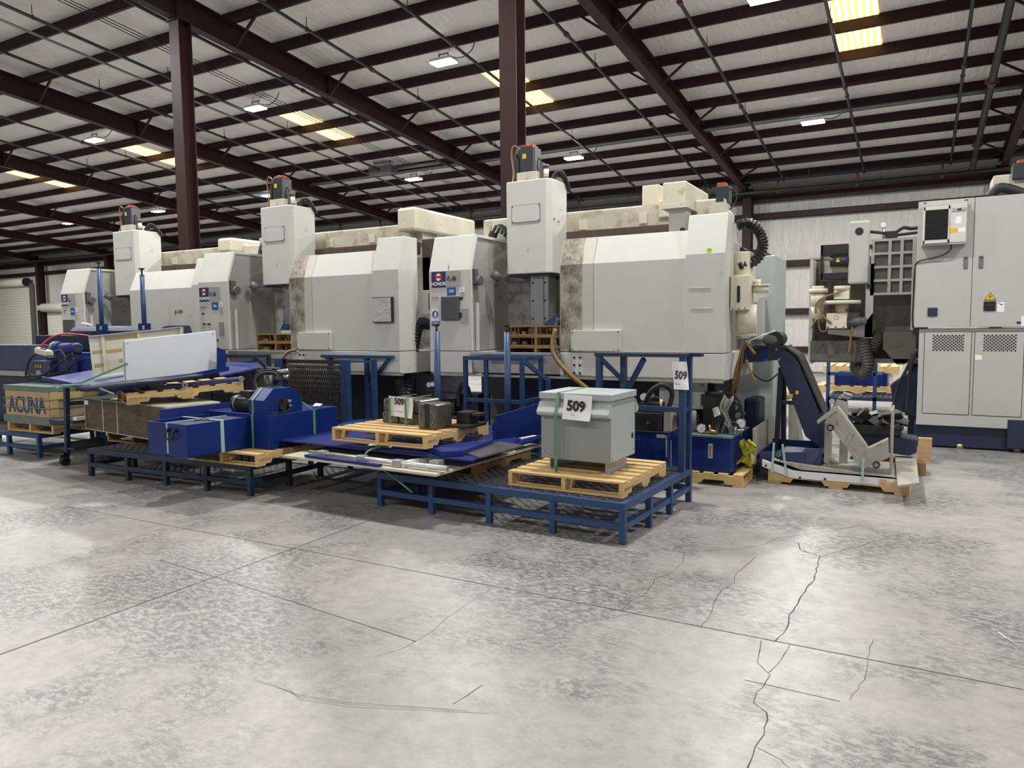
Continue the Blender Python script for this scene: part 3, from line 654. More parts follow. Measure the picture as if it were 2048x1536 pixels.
        for q in range(9):
            dx, dy = rr_.uniform(-.05, .03), rr_.uniform(-.03, .03); e = rr_.uniform(.82, 1.05)
            hb.tube([(3.81, .36, 1.50), (3.79+dx*.5, .34+dy, 1.34), (3.76+dx, .32+dy, 1.1), (3.74+dx*1.1, .31+dy, e)], .009, 6)
        hb.tube([(3.83, .34, 1.46), (3.90, .3, 1.38), (3.93, .3, 1.34)], .016, 6).tube([(3.84, .3, 1.28), (3.91, .28, 1.12), (3.94, .28, 1.06)], .014, 6)
        mesh_obj('hose_bundle', hb, 'amber_hose', t)
        mesh_obj('white_cable', MB().tube([(3.83, .36, 1.46), (3.95, .38, 1.52), (4.1, .45, 1.58)], .008, 5), 'white', t)
        cb = mesh_obj('rear_cabinet', MB().box(3.45, 3.90, 1.62, 2.42, 0, 2.47), 'greypaint_pale_lit', t, bev=.008)
        mesh_obj('cabinet_roof', MB().prism([(3.30, 1.6, 2.50), (3.72, 1.6, 2.50), (3.72, 1.6, 2.55), (3.55, 1.6, 2.55), (3.52, 1.6, 2.585), (3.30, 1.6, 2.60)], (0, .75, 0)), 'black', cb)
        bx = mesh_obj('meter_box', MB().box(3.40, 3.80, 1.42, 1.62, 1.47, 1.98), 'cab', t, bev=.006)
        mesh_obj('meter_door', MB().box(3.41, 3.745, 1.405, 1.42, 1.51, 1.95), 'white', bx, bev=.003)
        mesh_obj('meter_window', MB().box(3.44, 3.655, 1.40, 1.406, 1.56, 1.87), 'glass_dark', bx)
        mesh_obj('nameplate', MB().box(3.50, 3.70, 1.40, 1.406, 1.885, 1.90), 'ink_grey', bx)
        mesh_obj('lock', MB().cyl((3.72, 1.405, 1.90), (3.72, 1.39, 1.90), .014, 10), 'brass', bx)
        for q in range(3): mesh_obj('breaker', MB().box(3.52+.05*q, 3.55+.05*q, 1.397, 1.401, 1.60+.09*q, 1.66+.09*q), 'plate_grey', bx)
    elif v.get('m3'):
        mesh_obj('drive_box', MB().box(3.0, 3.3, .75, 2.0, 2.96, 3.2), 'cream', t, bev=.04)
        mesh_obj('left_cover', MB().box(.45, .75, 1.05, 1.6, 2.70, 2.98), 'creamdirty', t, bev=.01)
    else:
        mesh_obj('drive_box', MB().box(3.1, 3.40, .75, 2.3, 2.96, 3.28), 'cream', t, bev=.04)
        mesh_obj('rail_end', MB().box(3.36, 3.62, .95, 2.1, 2.0, 2.86), 'track', t, bev=.01)
        mesh_obj('side_box', MB().box(3.62, 3.90, .55, 1.2, 1.82, 2.14), 'white', t, bev=.006)
        mesh_obj('side_box_mouth', MB().box(3.74, 3.89, .545, .56, 1.88, 2.10), 'black', t)
        mesh_obj('side_door', MB().box(3.62, 3.86, .8, 1.2, 1.1, 1.78), 'cab', t)
        mesh_obj('left_cover', MB().box(.45, .75, 1.05, 1.6, 2.70, 2.98) if v.get('m3') else MB().prism([(.02, 1.0, 2.78), (.5, .9, 2.78), (.5, .9, 2.96), (.02, 1.0, 3.0)], (0, .5, 0)), 'creamdirty', t, bev=.01)
    if v.get('screen') == 'right':
        sc = mesh_obj('control_screen', MB().box(3.285, 3.60, -.045, 0, 1.72, 2.04), 'black', t, bev=.006)
        mesh_obj('screen_film', MB().box(3.295, 3.585, -.052, -.044, 1.73, 2.03), 'film', sc)
    if v.get('screen') == 'left':
        sc = mesh_obj('control_screen', MB().box(.20, .46, -.035, 0, 1.74, 2.03), 'screen', t, bev=.006)
        mesh_obj('screen_bracket', MB().box(.46, .50, -.02, 0, 1.99, 2.02).box(.46, .49, -.02, 0, 1.77, 1.83), 'black', sc)
        mesh_obj('screen_shadow_patch', MB().box(.47, .585, -.006, 0, 1.70, 1.88), 'plate_grey', t)  # flat grey patch painted in as the shadow beside the screen
    # name plate
    npz = v.get('npz', (2.15, 2.345)); npx = v.get('npx', (.045, .26, .48))
    hp = mesh_obj('brand_plate', MB().box(npx[0], npx[1], -.008, 0, npz[0], npz[1]), 'honor_blue', t)
    cx = (npx[0]+npx[1])/2; zz = npz[1]-.068
    mesh_obj('emblem', MB().cyl((cx, -.008, zz), (cx, -.0095, zz), .052, 24), 'red_paint', hp)
    for s in (-1, 1):
        P = [(cx-.036+.072*i/8, -.0096, zz+s*(.012+.012*abs(i-4)/4)) for i in range(9)]+[(cx+.034-.068*i/8, -.0096, zz+s*(.012+.012+.022*math.sin(math.pi*i/8))) for i in range(9)]
        mesh_obj('emblem_lobe', MB().prism(P, (0, -.001, 0)), 'paper', hp)
    text('brand_lettering', 'HONOR', hp, (cx, -.010, npz[0]+.042), (1, 0, 0), (0, 0, 1), .063, 'paper', sx=.92, bold=.0015)
    mp = mesh_obj('model_plate', MB().box(npx[1], npx[2], -.007, 0, npz[0]+.01, npz[1]+.005), 'plate_grey', t)
    text('model_lettering', v.get('model', 'VL-86'), mp, (npx[1]+.012, -.008, npz[0]+.10), (1, 0, 0), (0, 0, 1), .085, 'ink', align='LEFT', sx=.72, bold=.0016)
    for (x0, x1, z0, z1, m, txt, tm) in v.get('stickers', []):
        s = mesh_obj('sticker', MB().box(x0, x1, -.004, 0, z0, z1), m, t)
        if txt: text('sticker_text', txt, s, ((x0+x1)/2, -.005, (z0+z1)/2), (1, 0, 0), (0, 0, 1), min(.055, (z1-z0)*.55), tm, sx=.9)
    t.location = loc; t.scale = (sx, 1, sz)
    return t

m1 = vl('nearest white vertical lathe, model plate reading VL-86, beige stained sliding door', (-5.43, 7.6, 0), 1, 1, dict(m1=1, screen='left', knobs=0,
    stickers=[(.275, .405, 2.045, 2.145, 'sticker_blue', '509', 'paper'), (.46, .53, 2.08, 2.14, 'paper', '8', 'ink'), (.475, .53, 2.02, 2.075, 'plate_grey', None, None),
              (.035, .15, 1.67, 1.73, 'sticker_blue', None, None), (.03, .15, 1.73, 1.885, 'paper', None, None)]))
# pictogram sticker, warning roundels, green dot and torn labels on the nearest lathe
s = mesh_obj('hand_sign', MB().cyl((.09, -.004, 1.815), (.09, -.0055, 1.815), .048, 20), 'sticker_blue', m1)
mesh_obj('hand_pictogram', MB().prism([(.075, -.0056, 1.78), (.105, -.0056, 1.78), (.115, -.0056, 1.81), (.10, -.0056, 1.85), (.085, -.0056, 1.845), (.078, -.0056, 1.82)], (0, -.001, 0)), 'paper', s)
for i in range(3): mesh_obj('sign_line', MB().box(.05, .135, -.0052, -.004, 1.685+.014*i, 1.690+.014*i), 'paper', s)
for x in (.06, .12):
    w = mesh_obj('warning_roundel', MB().cyl((x, 0, 2.02), (x, -.003, 2.02), .027, 14), 'paper', m1)
    mesh_obj('roundel_ring', MB().ring((x, -.003, 2.02), (0, -1, 0), .021, .026, .001, 14), 'red_paint', w)
    mesh_obj('roundel_mark', MB().box(x-.008, x+.008, -.0042, -.003, 2.01, 2.03), 'ink', w)
n_ = V((0, -.42, .13)).normalized()
gx, gz = 3.515, 2.415; gy = .13*(gz-2.38)/.42
gd = mesh_obj('green_dot_sticker', MB().cyl((gx, gy, gz), V((gx, gy, gz))+n_*.003, .028, 18), 'green_dot', m1)
for i in range(3): mesh_obj('dot_print', MB().bar(V((gx-.015, gy, gz-.012+.012*i))+n_*.0045, V((gx+.015, gy, gz-.010+.012*i))+n_*.0045, .004, .001), 'ink', gd)
for z, w in ((2.03, (3.31, 3.54)), (1.82, (3.33, 3.56))):
    P = [(w[0]+(w[1]-w[0])*i/12, -.002, z+.004*math.sin(i*2.1)) for i in range(13)]
    mesh_obj('torn_label_residue', MB().tube(P, .0035, 4, 1), 'creamdirty', m1)
mesh_obj('scrape', MB().tube([(.30, -.002, 2.36), (.305, .04, 2.46), (.30, .065, 2.53)], .002, 4, 1).tube([(.295, .0, 2.37), (.27, .04, 2.47)], .002, 4, 1), 'ink_grey', m1)
# coolant hose hanging from the door edge of the nearest lathe
mesh_obj('coolant_hose', MB().tube([(1.78, -.02, 1.62), (1.75, -.05, 1.46), (1.80, -.08, 1.30), (2.0, -.10, 1.10), (2.2, -.08, .95)], .028, 8), 'brown_hose', m1)
mesh_obj('cable_wrap', MB().tube([(1.80, -.01, 1.75), (1.77, -.03, 1.55), (1.80, -.05, 1.38), (1.88, -.06, 1.22), (1.92, -.05, 1.10)], .020, 6, 6, .2), 'plastic_wrap', m1)

m2 = vl('middle white vertical lathe with a film-covered screen on its right panel', (-9.46, 7.33, 0), 1.022, 1.0, dict(screen='right', knobs=1,
    npx=(.03, .235, .475), npz=(2.07, 2.275), stickers=[(.285, .42, 1.94, 2.055, 'sticker_blue', '506', 'paper'), (.44, .51, 1.99, 2.05, 'paper', '8', 'ink'), (.45, .51, 1.90, 1.97, 'plate_grey', None, None), (.42, .53, 1.56, 1.76, 'guardgrey', None, None),
              (.03, .17, 1.965, 2.0, 'plate_grey', 'A-505', 'ink'), (.06, .12, 1.88, 1.90, 'ink', None, None), (.08, .13, 1.72, 1.75, 'ink', None, None), (.17, .24, 1.72, 1.745, 'ink', None, None), (.09, .12, 1.46, 1.53, 'ink', None, None), (.18, .30, 1.47, 1.495, 'ink', None, None), (.36, .40, 1.48, 1.51, 'ink', None, None)]))
m3 = vl('farthest white vertical lathe at the left, half its model plate missing', (-13.45, 7.55, 0), 1.085, .985, dict(m3=1, knobs=1, edge='door_clean', model='VL-',
    npx=(.03, .21, .42), npz=(2.13, 2.335), stickers=[(.265, .38, 1.96, 2.09, 'sticker_blue', '505', 'paper'), (.40, .46, 2.02, 2.09, 'paper', '8', 'ink'), (.40, .45, 1.90, 1.97, 'plate_grey', None, None), (.07, .09, 2.0, 2.05, 'red_paint', None, None), (.10, .13, 2.04, 2.06, 'ink', None, None)]))
mesh_obj('control_screen', MB().box(.10, .36, -.05, 0, 1.45, 1.88), 'screen', m3, bev=.006)
for o in (m2, m3):
    p0 = .12 if o is m2 else 0
mesh_obj('print_on_door', MB().box(2.86, 2.88, .012, .02, 1.93, 1.97), 'ink_grey', m3)
text('door_lettering', 'R-503', m3, (2.95, .018, 1.97), (1, 0, 0), (0, 0, 1), .07, 'ink', bold=.001)
# dirt band low on the middle lathe, hoses between the middle and the nearest lathe
single('suction_hose', MB().tube([PY(800, 772, 7.7), PY(835, 870, 7.5)], .01, 4, 1) if 0 else MB().tube([PY(858, 648, 7.9), PY(838, 650, 7.75), PY(828, 690, 7.7), PY(820, 740, 7.7), PY(812, 790, 7.65), PY(806, 850, 7.6)], .075, 12, 14, .10), 'duct_hose', 'black corrugated suction hose drooping between the middle and nearest lathes', 'hose')
single('suction_hose', MB().tube([PY(797, 742, 7.5), PY(800, 770, 7.5), PY(806, 800, 7.5), PY(808, 850, 7.45)], .065, 12, 14, .10), 'duct_hose', 'short black corrugated hose hanging below the middle lathe apron', 'hose')
# ================================================================ PALLETS
def pallet_proto(old):
    t = thing('wooden_pallet', 'p', 'pallet', (0, 0, 0), local=True)
    mx, my = ('wood_old', 'wood_old_y') if old else ('wood', 'wood_y')
    W = D = 1.0
    me = None
    for i in range(7):
        w = .10; y = -.5+i*(D-w)/6
        o = mesh_obj('deck_board', MB().box(-.5, .5, y, y+w, .107, .125), mx, t, bev=.003)
    for x in (-.5, -.019, .462):
        o = mesh_obj('stringer', MB().prism([(x, -.5, .018), (x, -.33, .018), (x, -.31, .055), (x, -.10, .055), (x, -.08, .018), (x, .08, .018), (x, .10, .055), (x, .31, .055), (x, .33, .018), (x, .5, .018), (x, .5, .107), (x, -.5, .107)], (.038, 0, 0)), my, t, bev=.003)
    for y in (-.5, -.05, .40):
        mesh_obj('bottom_board', MB().box(-.5, .5, y, y+.10, 0, .018), mx, t, bev=.003)
    if not old:
        text('stamp', '[HM] MI-22  HT', t, (.5005, -.38, .062), (0, 1, 0), (0, 0, 1), .03, 'ink_grey')
    return t
PNEW, POLD = pallet_proto(0), pallet_proto(1); pu = {0: False, 1: False}
def pallet(label, loc, rz=0, s=(1, 1, 1), old=0, group=None, tilt=(0, 0)):
    pr = POLD if old else PNEW
    o = pr if not pu[old] else copy_tree(pr); pu[old] = True
    o.location = loc; o.rotation_euler = (tilt[0], tilt[1], rz); o.scale = s; o['label'] = label
    if group: o['group'] = group
    elif 'group' in o: del o['group']
    return o
RAD = math.radians
# ================================================================ NEAR PLATFORM with mesh deck and rail frame
def grating(x0, x1, y0, y1, z, dx=.105, dy=.048, w=.011, t=.014):
    """expanded metal: diamond lattice of short strands"""
    mb = MB(); nx = int((x1-x0)/dx); ny = int((y1-y0)/dy)
    sx, sy = (x1-x0)/nx, (y1-y0)/ny
    for j in range(ny+1):
        for i in range(nx):
            cx = x0+sx*(i+.5*(j % 2))
            for s in (-1, 1):
                a = V((cx+(.5+s*.5)*0, y0+sy*j, z)); 
                p = V((cx, y0+sy*j, z)); q = V((cx+s*sx*.5, y0+sy*(j+1), z))
                if q.x < x0-1e-3 or q.x > x1+1e-3 or q.y > y1+1e-3: continue
                d = (q-p).normalized(); n = V((-d.y, d.x, 0))*(w/2)
                mb.hexa([p-n+V((0, 0, -t)), q-n+V((0, 0, -t)), q+n+V((0, 0, -t)), p+n+V((0, 0, -t)), p-n, q-n, q+n, p+n])
    return mb
def platform(label, loc, rz, L, D, h, frontlegs, sidelegs, m='platblue', group=None):
    """local frame: origin front right corner on the floor, x runs left (negative), y back"""
    t = thing('step_platform', label, 'platform', loc, local=True, rz=rz)
    if group: t['group'] = group
    w = .05
    fr = mesh_obj('deck_frame', MB().box(-L, 0, 0, w, h-.06, h).box(-L, 0, D-w, D, h-.06, h).box(-L, -L+w, w, D-w, h-.06, h).box(-w, 0, w, D-w, h-.06, h), m, t, bev=.004)
    for x in frontlegs:
        for y in (0, D-w): mesh_obj('leg', MB().box(-x-w if x+w < L+.001 else -L, -x if x+w < L+.001 else -L+w, y, y+w, 0, h-.06), m, t, bev=.003)
    for y in sidelegs:
        for x in (0, L-w): mesh_obj('leg', MB().box(-x-w, -x, y, y+w, 0, h-.06), m, t, bev=.003)
    for y in (0.004, D-w+.004): mesh_obj('rail', MB().box(-L+.01, -.01, y, y+w-.008, h*.42-.025, h*.42+.022), m, t)
    for x in (0.004, L-w+.004): mesh_obj('rail', MB().box(-x-w+.008, -x, .01, D-.01, h*.42-.025, h*.42+.022), m, t)
    mesh_obj('mesh_deck', grating(-L+.04, -.04, .04, D-.04, h+.004), 'grate', t)
    for k in (1, 2): mesh_obj('joist', MB().box(-L*k/3-.02, -L*k/3+.02, w, D-w, h-.06, h-.018), m, t)
    return t
ph = .318
A0 = V((-1.896, 5.11, 0)); ra = RAD(-2.6)
pa = platform('near blue steel step platform with a black mesh deck carrying the transformer', A0, ra, 2.47, 1.60, ph, (0, .60, 1.21, 1.82, 2.42), (.54, 1.03))
def on(A, r, x, y, z=0): return V((A.x+x*math.cos(r)-y*math.sin(r), A.y+x*math.sin(r)+y*math.cos(r), z))
# guard rail frame standing on the back right corner of the near platform (parts of the platform)
zr = 1.36
mesh_obj('rail_post', MB().box(-.055, 0, 1.53, 1.585, ph, zr), 'platblue', pa, bev=.003)
mesh_obj('rail_post', MB().box(-.055, 0, 1.36, 1.415, ph, zr), 'platblue', pa, bev=.003)
mesh_obj('rail_post', MB().box(-.70, -.645, 1.53, 1.585, ph, zr), 'platblue', pa, bev=.003)
mesh_obj('rail_post', MB().box(-.88, -.825, 1.36, 1.415, ph, zr), 'platblue', pa, bev=.003)
mesh_obj('top_shelf', MB().box(-.89, .0, 1.35, 1.60, zr, zr+.035).box(.0, .10, 1.53, 1.6, zr, zr+.035), 'framedark', pa, bev=.003)
mesh_obj('mid_rail', MB().box(-.84, -.02, 1.37, 1.41, .86, .905).box(-.05, -.01, 1.41, 1.54, .86, .9), 'platblue', pa, bev=.003)
mesh_obj('brace', MB().bar((-.84, 1.39, zr-.02), (-.66, 1.56, 1.10), .04).bar((-.40, 1.39, zr-.02), (-.64, 1.56, 1.02), .04), 'platblue', pa)
# paper tag hanging off that rail
q = on(A0, ra, -.035, 1.345, 1.22)
pt = single('paper_tag', sheet((q.x+.005, q.y-.008, 1.20), .135, .25, (1, .05, 0), (-.12, -.03, 1), .03), 'paper', 'torn white paper tag hanging on the platform rail post', 'paper')
text('tag_number', '509', pt, (q.x+.012, q.y-.032, 1.20), (1, .05, -.08), (-.1, -.03, 1), .10, 'ink', sx=.75, bold=.002)
text('tag_print', 'ORDEN DE PROVEEDOR', pt, (q.x+.02, q.y-.03, 1.12), (1, .05, -.08), (-.1, -.03, 1), .011, 'ink_grey')
# transformer on its pallet
pallet('new pine pallet under the grey transformer cabinet', (-2.452, 5.74, ph+.006), RAD(-1.5), (1.03, 1.0, 1.03))
PTZ = ph+.006+.125*1.03
t = thing('transformer', 'grey steel transformer cabinet with a 509 sheet and green strap', 'transformer', (-2.45, 5.72, PTZ), local=True, rz=RAD(-1.5))
w, d, fh, bh = .315, .27, .09, .505
mesh_obj('foot', MB().box(-.26, -.25, -.22, .22, 0, fh+.02).box(-.26, -.20, -.22, .22, 0, .006), 'galv', t); mesh_obj('foot', MB().box(.25, .26, -.22, .22, 0, fh+.02).box(.20, .30, -.22, .22, 0, .006), 'galv', t)
body = mesh_obj('body', MB().box(-w, w, -d, d, fh, fh+bh-.11), 'greypaint', t, bev=.006)
mesh_obj('upper_body', MB().box(-w+.002, w-.002, -d+.002, d-.002, fh+bh-.11, fh+bh), 'greypaint', t)
mesh_obj('side_panel', MB().box(w, w+.003, -d+.01, d-.01, fh+.01, fh+bh-.05), 'greypaint_pale_lit', t)  # same paint as the body; stronger light on this side put into the colour
mesh_obj('lid', MB().box(-w-.012, w+.012, -d-.012, d+.012, fh+bh, fh+bh+.055), 'greypaint_pale_lit', t, bev=.006)  # top light painted in through the paler grey
for s in (-1, 1):
    a = fh+bh-.02
    mesh_obj('rain_hood', MB().prism([(-w-.01, s*d, a), (-w-.01, s*(d+.065), a-.085), (-w-.01, s*(d+.055), a-.11), (-w-.01, s*d, a-.125)], (2*w+.02, 0, 0)), 'greypaint_pale_lit', t, bev=.004)
mesh_obj('knockout_hole', MB().cyl((w+.003, d-.07, fh+.17), (w+.005, d-.07, fh+.17), .024, 16), 'black', t)
bolts('screw', [(-w+.03, -d, fh+.06), (w-.02, -d, fh+.07), (-w+.03, -d, fh+.34), (w-.02, -d, fh+.33), (-.22, -d, fh+.02), (.2, -d, fh+.02)], (0, -1, 0), .007, 'galv', t, .006)
bolts('screw', [(w+.003, -d+.04, fh+.03), (w+.003, d-.04, fh+.05), (w+.012, -.1, fh+bh+.03), (w+.012, .15, fh+bh+.035)], (1, 0, 0), .007, 'galv', t, .006)
mesh_obj('strap', MB().box(-.155, -.125, -d-.072, -d-.070, 0.02, fh+bh-.12).bar((-.14, -d-.07, fh+bh-.12), (-.14, -d-.015, fh+bh+.05), .03, .002, (0, -1, .3)).box(-.155, -.125, -d-.014, d+.014, fh+bh+.056, fh+bh+.058).box(-.155, -.125, -d-.015, -d-.012, fh+bh, fh+bh+.058).bar((-.14, -d-.071, .05), (-.12, -.36, -.06), .03, .002, (1, 0, 0)), 'strap', t)
sh = mesh_obj('number_sheet', sheet((.055, -d-.062, fh+bh-.055), .25, .205, (1, 0, -.03), (0, .10, 1), .022), 'paper', t)
text('sheet_number', '509', sh, (.05, -d-.082, fh+bh-.045), (1, 0, -.05), (0, .10, 1), .115, 'ink', sx=.95, bold=.004)
text('sheet_print', 'ORDEN DE PROVEEDOR', sh, (.06, -d-.085, fh+bh-.115), (1, 0, -.03), (0, .10, 1), .010, 'ink_grey')

# ================================================================ sheet-metal stack beside it, on the near platform
def slab(name, pix, z, th, material, label, cat, bev=0, group=None, dz=None):
    P = [PZ(x, y, z) for x, y in pix]
    if dz: P = [p+V((0, 0, k)) for p, k in zip(P, dz)]
    return single(name, MB().prism(P, (0, 0, -th)), material, label, cat, bev=bev, group=group)
zs = ph+.02
pallet('worn pallet buried under the stack of blue sheet panels', (-4.02, 5.95, ph+.006), RAD(-2), (1.25, 1.0, .8), old=1)
z1 = ph+.11
def quad(cx, cy, L, W, r, z):
    c, s = math.cos(r), math.sin(r)
    return [V((cx+x*c-y*s, cy+x*s+y*c, z)) for x, y in ((-L/2, -W/2), (L/2, -W/2), (L/2, W/2), (-L/2, W/2))]
single('panel_tray', MB().prism(quad(-4.32, 5.78, 1.86, 1.75, RAD(-3), z1), (0, 0, .02)), 'grimy_white', 'dirty white sheet panel at the bottom of the panel stack', 'panel')
t = thing('guide_rail', 'white linear rail with bearing blocks under the blue panels', 'rail', (-4.2, 4.98, z1+.02))
mesh_obj('shaft', MB().cyl((-5.02, 5.05, z1+.055), (-3.38, 4.95, z1+.055), .022, 12), 'alu', t)
for x in (-4.85, -4.35, -3.92):
    y = 5.05-.06*(x+5.02)
    mesh_obj('bearing_block', MB().box(x-.045, x+.045, y-.035, y+.035, z1+.02, z1+.085), 'galv', t, bev=.005)
single('guide_bar', MB().bar((-5.0, 4.98, z1+.035), (-4.05, 4.90, z1+.035), .05, .022), 'blue', 'short blue flat bar lying in front of the white rail', 'bar')
single('panel_tray', MB().prism(quad(-3.70, 5.9, .06, 1.9, RAD(-10), z1+.021), (0, 0, .05)), 'white_clean', 'white edge rail sticking out beside the panel stack', 'rail')
z2 = z1+.095
P = quad(-4.42, 5.72, 2.15, 1.32, RAD(-4), z2)
single('sheet_metal_stack', MB().prism([PZ(556, 882, z2), PZ(945, 924, z2), PZ(1042, 880, z2), PZ(905, 840, z2), PZ(700, 845, z2)], (0, 0, .014)), 'blueplate', 'large flat blue sheet panel on top of the stack', 'panel')
single('spacer_bracket', MB().box(-3.62, -3.52, 5.02, 5.1, z1+.02, z2), 'galv', 'small perforated steel bracket under the big blue sheet', 'bracket')
single('mesh_mat', MB().prism([PZ(920, 905, z2+.015), PZ(960, 917, z2+.015), PZ(1048, 893, z2+.015), PZ(1000, 885, z2+.015)], (0, 0, .012)), 'grate', 'black perforated mat lying on the blue sheet', 'mat')
z3 = z2+.015
single('blue_plate', MB().prism([PZ(830, 884, z3+.05), PZ(885, 903, z3+.05), PZ(925, 901, z3+.05), PZ(985, 880, z3+.05), PZ(985, 850, z3+.05), PZ(850, 850, z3+.05)], (0, 0, -.05)), 'blueplate', 'thick octagonal blue plate under the jaw pallet', 'plate', bev=.004)
zp = z3+.052
pl = pallet('new pine pallet carrying steel chuck jaws', (-4.28, 5.66, zp), RAD(-2.0), (1.13, 1.0, 1.0))
single('packing_paper', sheet(PZ(760, 893, z2+.03), .28, .07, (1, -.1, 0), (.1, .6, .7), .05), 'paper', 'crumpled white paper scrap strapped to the blue sheet', 'paper')
single('strap_band', MB().tube([PZ(798, 888, z2+.06), PZ(765, 893, z2+.04), PZ(735, 903, z2+.01), PZ(731, 925, z1+.01), PZ(770, 942, z1-.05), PZ(825, 985, ph-.1)], .009, 4, 3), 'strap', 'loose green strap hanging from the panel stack', 'strap')
# chuck jaws
JZ = zp+.126
def jaw(label, c, w, h, dpt, rz, scroll='full'):
    t = thing('chuck_jaw', label, 'chuck jaw', c, group='steel chuck jaws on the pallet', local=True, rz=rz)
    w *= 1.14; h *= 1.12; q = .07*w
    b = mesh_obj('block', MB().prism([(-w/2+q, -dpt/2, 0), (w/2-q, -dpt/2, 0), (w/2, -dpt/2, q), (w/2, -dpt/2, h-q), (w/2-q, -dpt/2, h), (-w/2+q, -dpt/2, h), (-w/2, -dpt/2, h-q), (-w/2, -dpt/2, q)], (0, dpt, 0)), 'jaw', t, bev=.005)
    R = min(w, h)*.40; cz = h/2
    if scroll == 'low': cz = h*.95; R = w*.42
    if scroll == 'full': mesh_obj('slot', MB().box(-.028, .028, -dpt/2-.002, -dpt/2+.02, .01, h+.002), 'black', b)
    for k in range(26):
        a = 2*math.pi*k/26; x, z = R*math.cos(a), cz+R*math.sin(a)
        if scroll == 'low' and z > h*.9: continue
        if scroll == 'full' and abs(x) < .035: continue
        mesh_obj('serration', MB().cyl((x, -dpt/2, z), (x, -dpt/2-.007, z), .0085, 6), 'steel', b)
    return t
jr = RAD(-2)
jaw('upright steel chuck jaw with a black slot, nearest on the pallet', (-3.93, 5.56, JZ), .185, .21, .24, jr)
jaw('lower left steel chuck jaw under the paper sheet', (-4.53, 5.80, JZ), .17, .10, .30, jr, 'low')
jaw('lower middle steel chuck jaw under the paper sheet', (-4.31, 5.79, JZ), .18, .10, .30, jr, 'low')
jaw('upper left steel chuck jaw half hidden by the paper sheet', (-4.53, 5.81, JZ+.115), .17, .11, .28, jr, 'low')
jaw('upper middle steel chuck jaw behind the paper sheet', (-4.27, 5.80, JZ+.115), .21, .11, .30, jr, 'low')
single('steel_block', MB().prism([(-3.82, 5.60, JZ), (-3.60, 5.64, JZ), (-3.60, 5.95, JZ), (-3.84, 5.95, JZ)], (0, 0, .03)).box(-3.80, -3.66, 5.72, 5.90, JZ+.03, JZ+.14).box(-3.66, -3.56, 5.75, 5.88, JZ+.10, JZ+.13), 'dark_steel', 'dark stepped steel block behind the upright chuck jaw', 'block', bev=.004)
ps = single('number_sheet', sheet((-4.36, 5.610, JZ+.175), .29, .19, (1, -.03, -.05), (-.02, -.12, 1), .03), 'paper', 'white 509 paper sheet strapped over the chuck jaws', 'paper')
text('sheet_number', '509', ps, (-4.36, 5.575, JZ+.225), (1, -.03, -.05), (-.02, -.1, 1), .085, 'ink', sx=.95, bold=.003)
text('sheet_print', 'ORDEN DE PROVEEDOR', ps, (-4.36, 5.578, JZ+.13), (1, -.03, -.05), (0, -.1, 1), .009, 'ink_grey')
for x, lb in ((-4.47, 'left green strap holding the chuck jaws down'), (-4.28, 'right green strap holding the chuck jaws down')):
    single('strap_band', MB().box(x-.012, x+.012, 5.568, 5.571, JZ-.02, JZ+.255).box(x-.012, x+.012, 5.571, 6.0, JZ+.256, JZ+.259), 'strap', lb, 'strap')
# tilted blue guard plate, two jack posts, second rail frame
single('guard_plate', MB().prism([PY(986, 884, 6.15), PY(1083, 866, 6.75), PY(1081, 812, 6.75), PY(1075, 806, 6.7), PY(988, 832, 6.15)], (.02, .03, 0)), 'blue', 'tall blue guard plate leaning behind the mesh mat', 'panel', bev=.003)
single('guard_flange', MB().prism([PZ(1030, 888, .50), PZ(1083, 872, .5), PZ(1083, 880, .5), PZ(1035, 893, .5)], (0, 0, .02)), 'blue', 'blue flange strip at the foot of the guard plate', 'strip')
def jack(label, px, ytop, ybase, Y, zb):
    a = PY(px, ytop, Y); x = a.x; zt = a.z
    t = thing('jack_post', label, 'post', (x, Y, zb))
    mesh_obj('tube', MB().cyl((x, Y, zb), (x, Y, zt-.075), .034, 14), 'blue_grey' if 0 else 'platblue', t)
    mesh_obj('screw', MB().cyl((x, Y, zt-.075), (x, Y, zt-.015), .012, 8), 'dark_steel', t)
    mesh_obj('foot_pad', MB().cyl((x, Y, zt-.03), (x, Y, zt), .014, 12, .045), 'dark_steel', t)
    return t
jack('blue jack post with a black screw foot in front of the glove sign', 873, 648, 800, 6.3, ph+.02)
jack('blue jack post standing in front of the pallets inside the nearest lathe', 1014, 649, 820, 6.55, ph+.02)
def frame_box(label, x0, x1, y0, y1, z0, z1, mids, slope=None, m='platblue'):
    t = thing('rail_frame', label, 'frame', ((x0+x1)/2, y0, z0)); w = .045
    for x in (x0, x1-w):
        for y in (y0, y1-w): mesh_obj('post', MB().box(x, x+w, y, y+w, z0, z1), m, t, bev=.003)
    for y in (y0, y1-w): mesh_obj('top_rail', MB().box(x0+w, x1-w, y, y+w, z1-w, z1), m, t, bev=.003)
    for x in (x0, x1-w): mesh_obj('side_rail', MB().box(x, x+w, y0+w, y1-w, z1-w, z1), m, t, bev=.003)
    for z in mids:
        mesh_obj('mid_rail', MB().box(x0+w, x1-w, y0, y0+w*.8, z, z+w), m, t, bev=.003)
        mesh_obj('side_rail', MB().box(x1-w, x1, y0+w, y1-w, z, z+w), m, t, bev=.003)
    return t
Yf = 7.05
xa, xb = PY(926, 760, Yf).x, PY(1046, 760, Yf).x
f = frame_box('blue rail frame with a slanted end behind the jaw pallet', xa, xb, Yf, Yf+.5, 0, PY(930, 712, Yf).z, (PY(930, 800, Yf).z-.02,))
p = PY(1040, 714, Yf); q = PY(1072, 765, Yf)
mesh_obj('slanted_rail', MB().bar((p.x, Yf+.02, p.z-.02), (q.x, Yf+.3, q.z), .045).bar((q.x, Yf+.3, q.z), (q.x, Yf+.3, 0), .045), 'platblue', f)
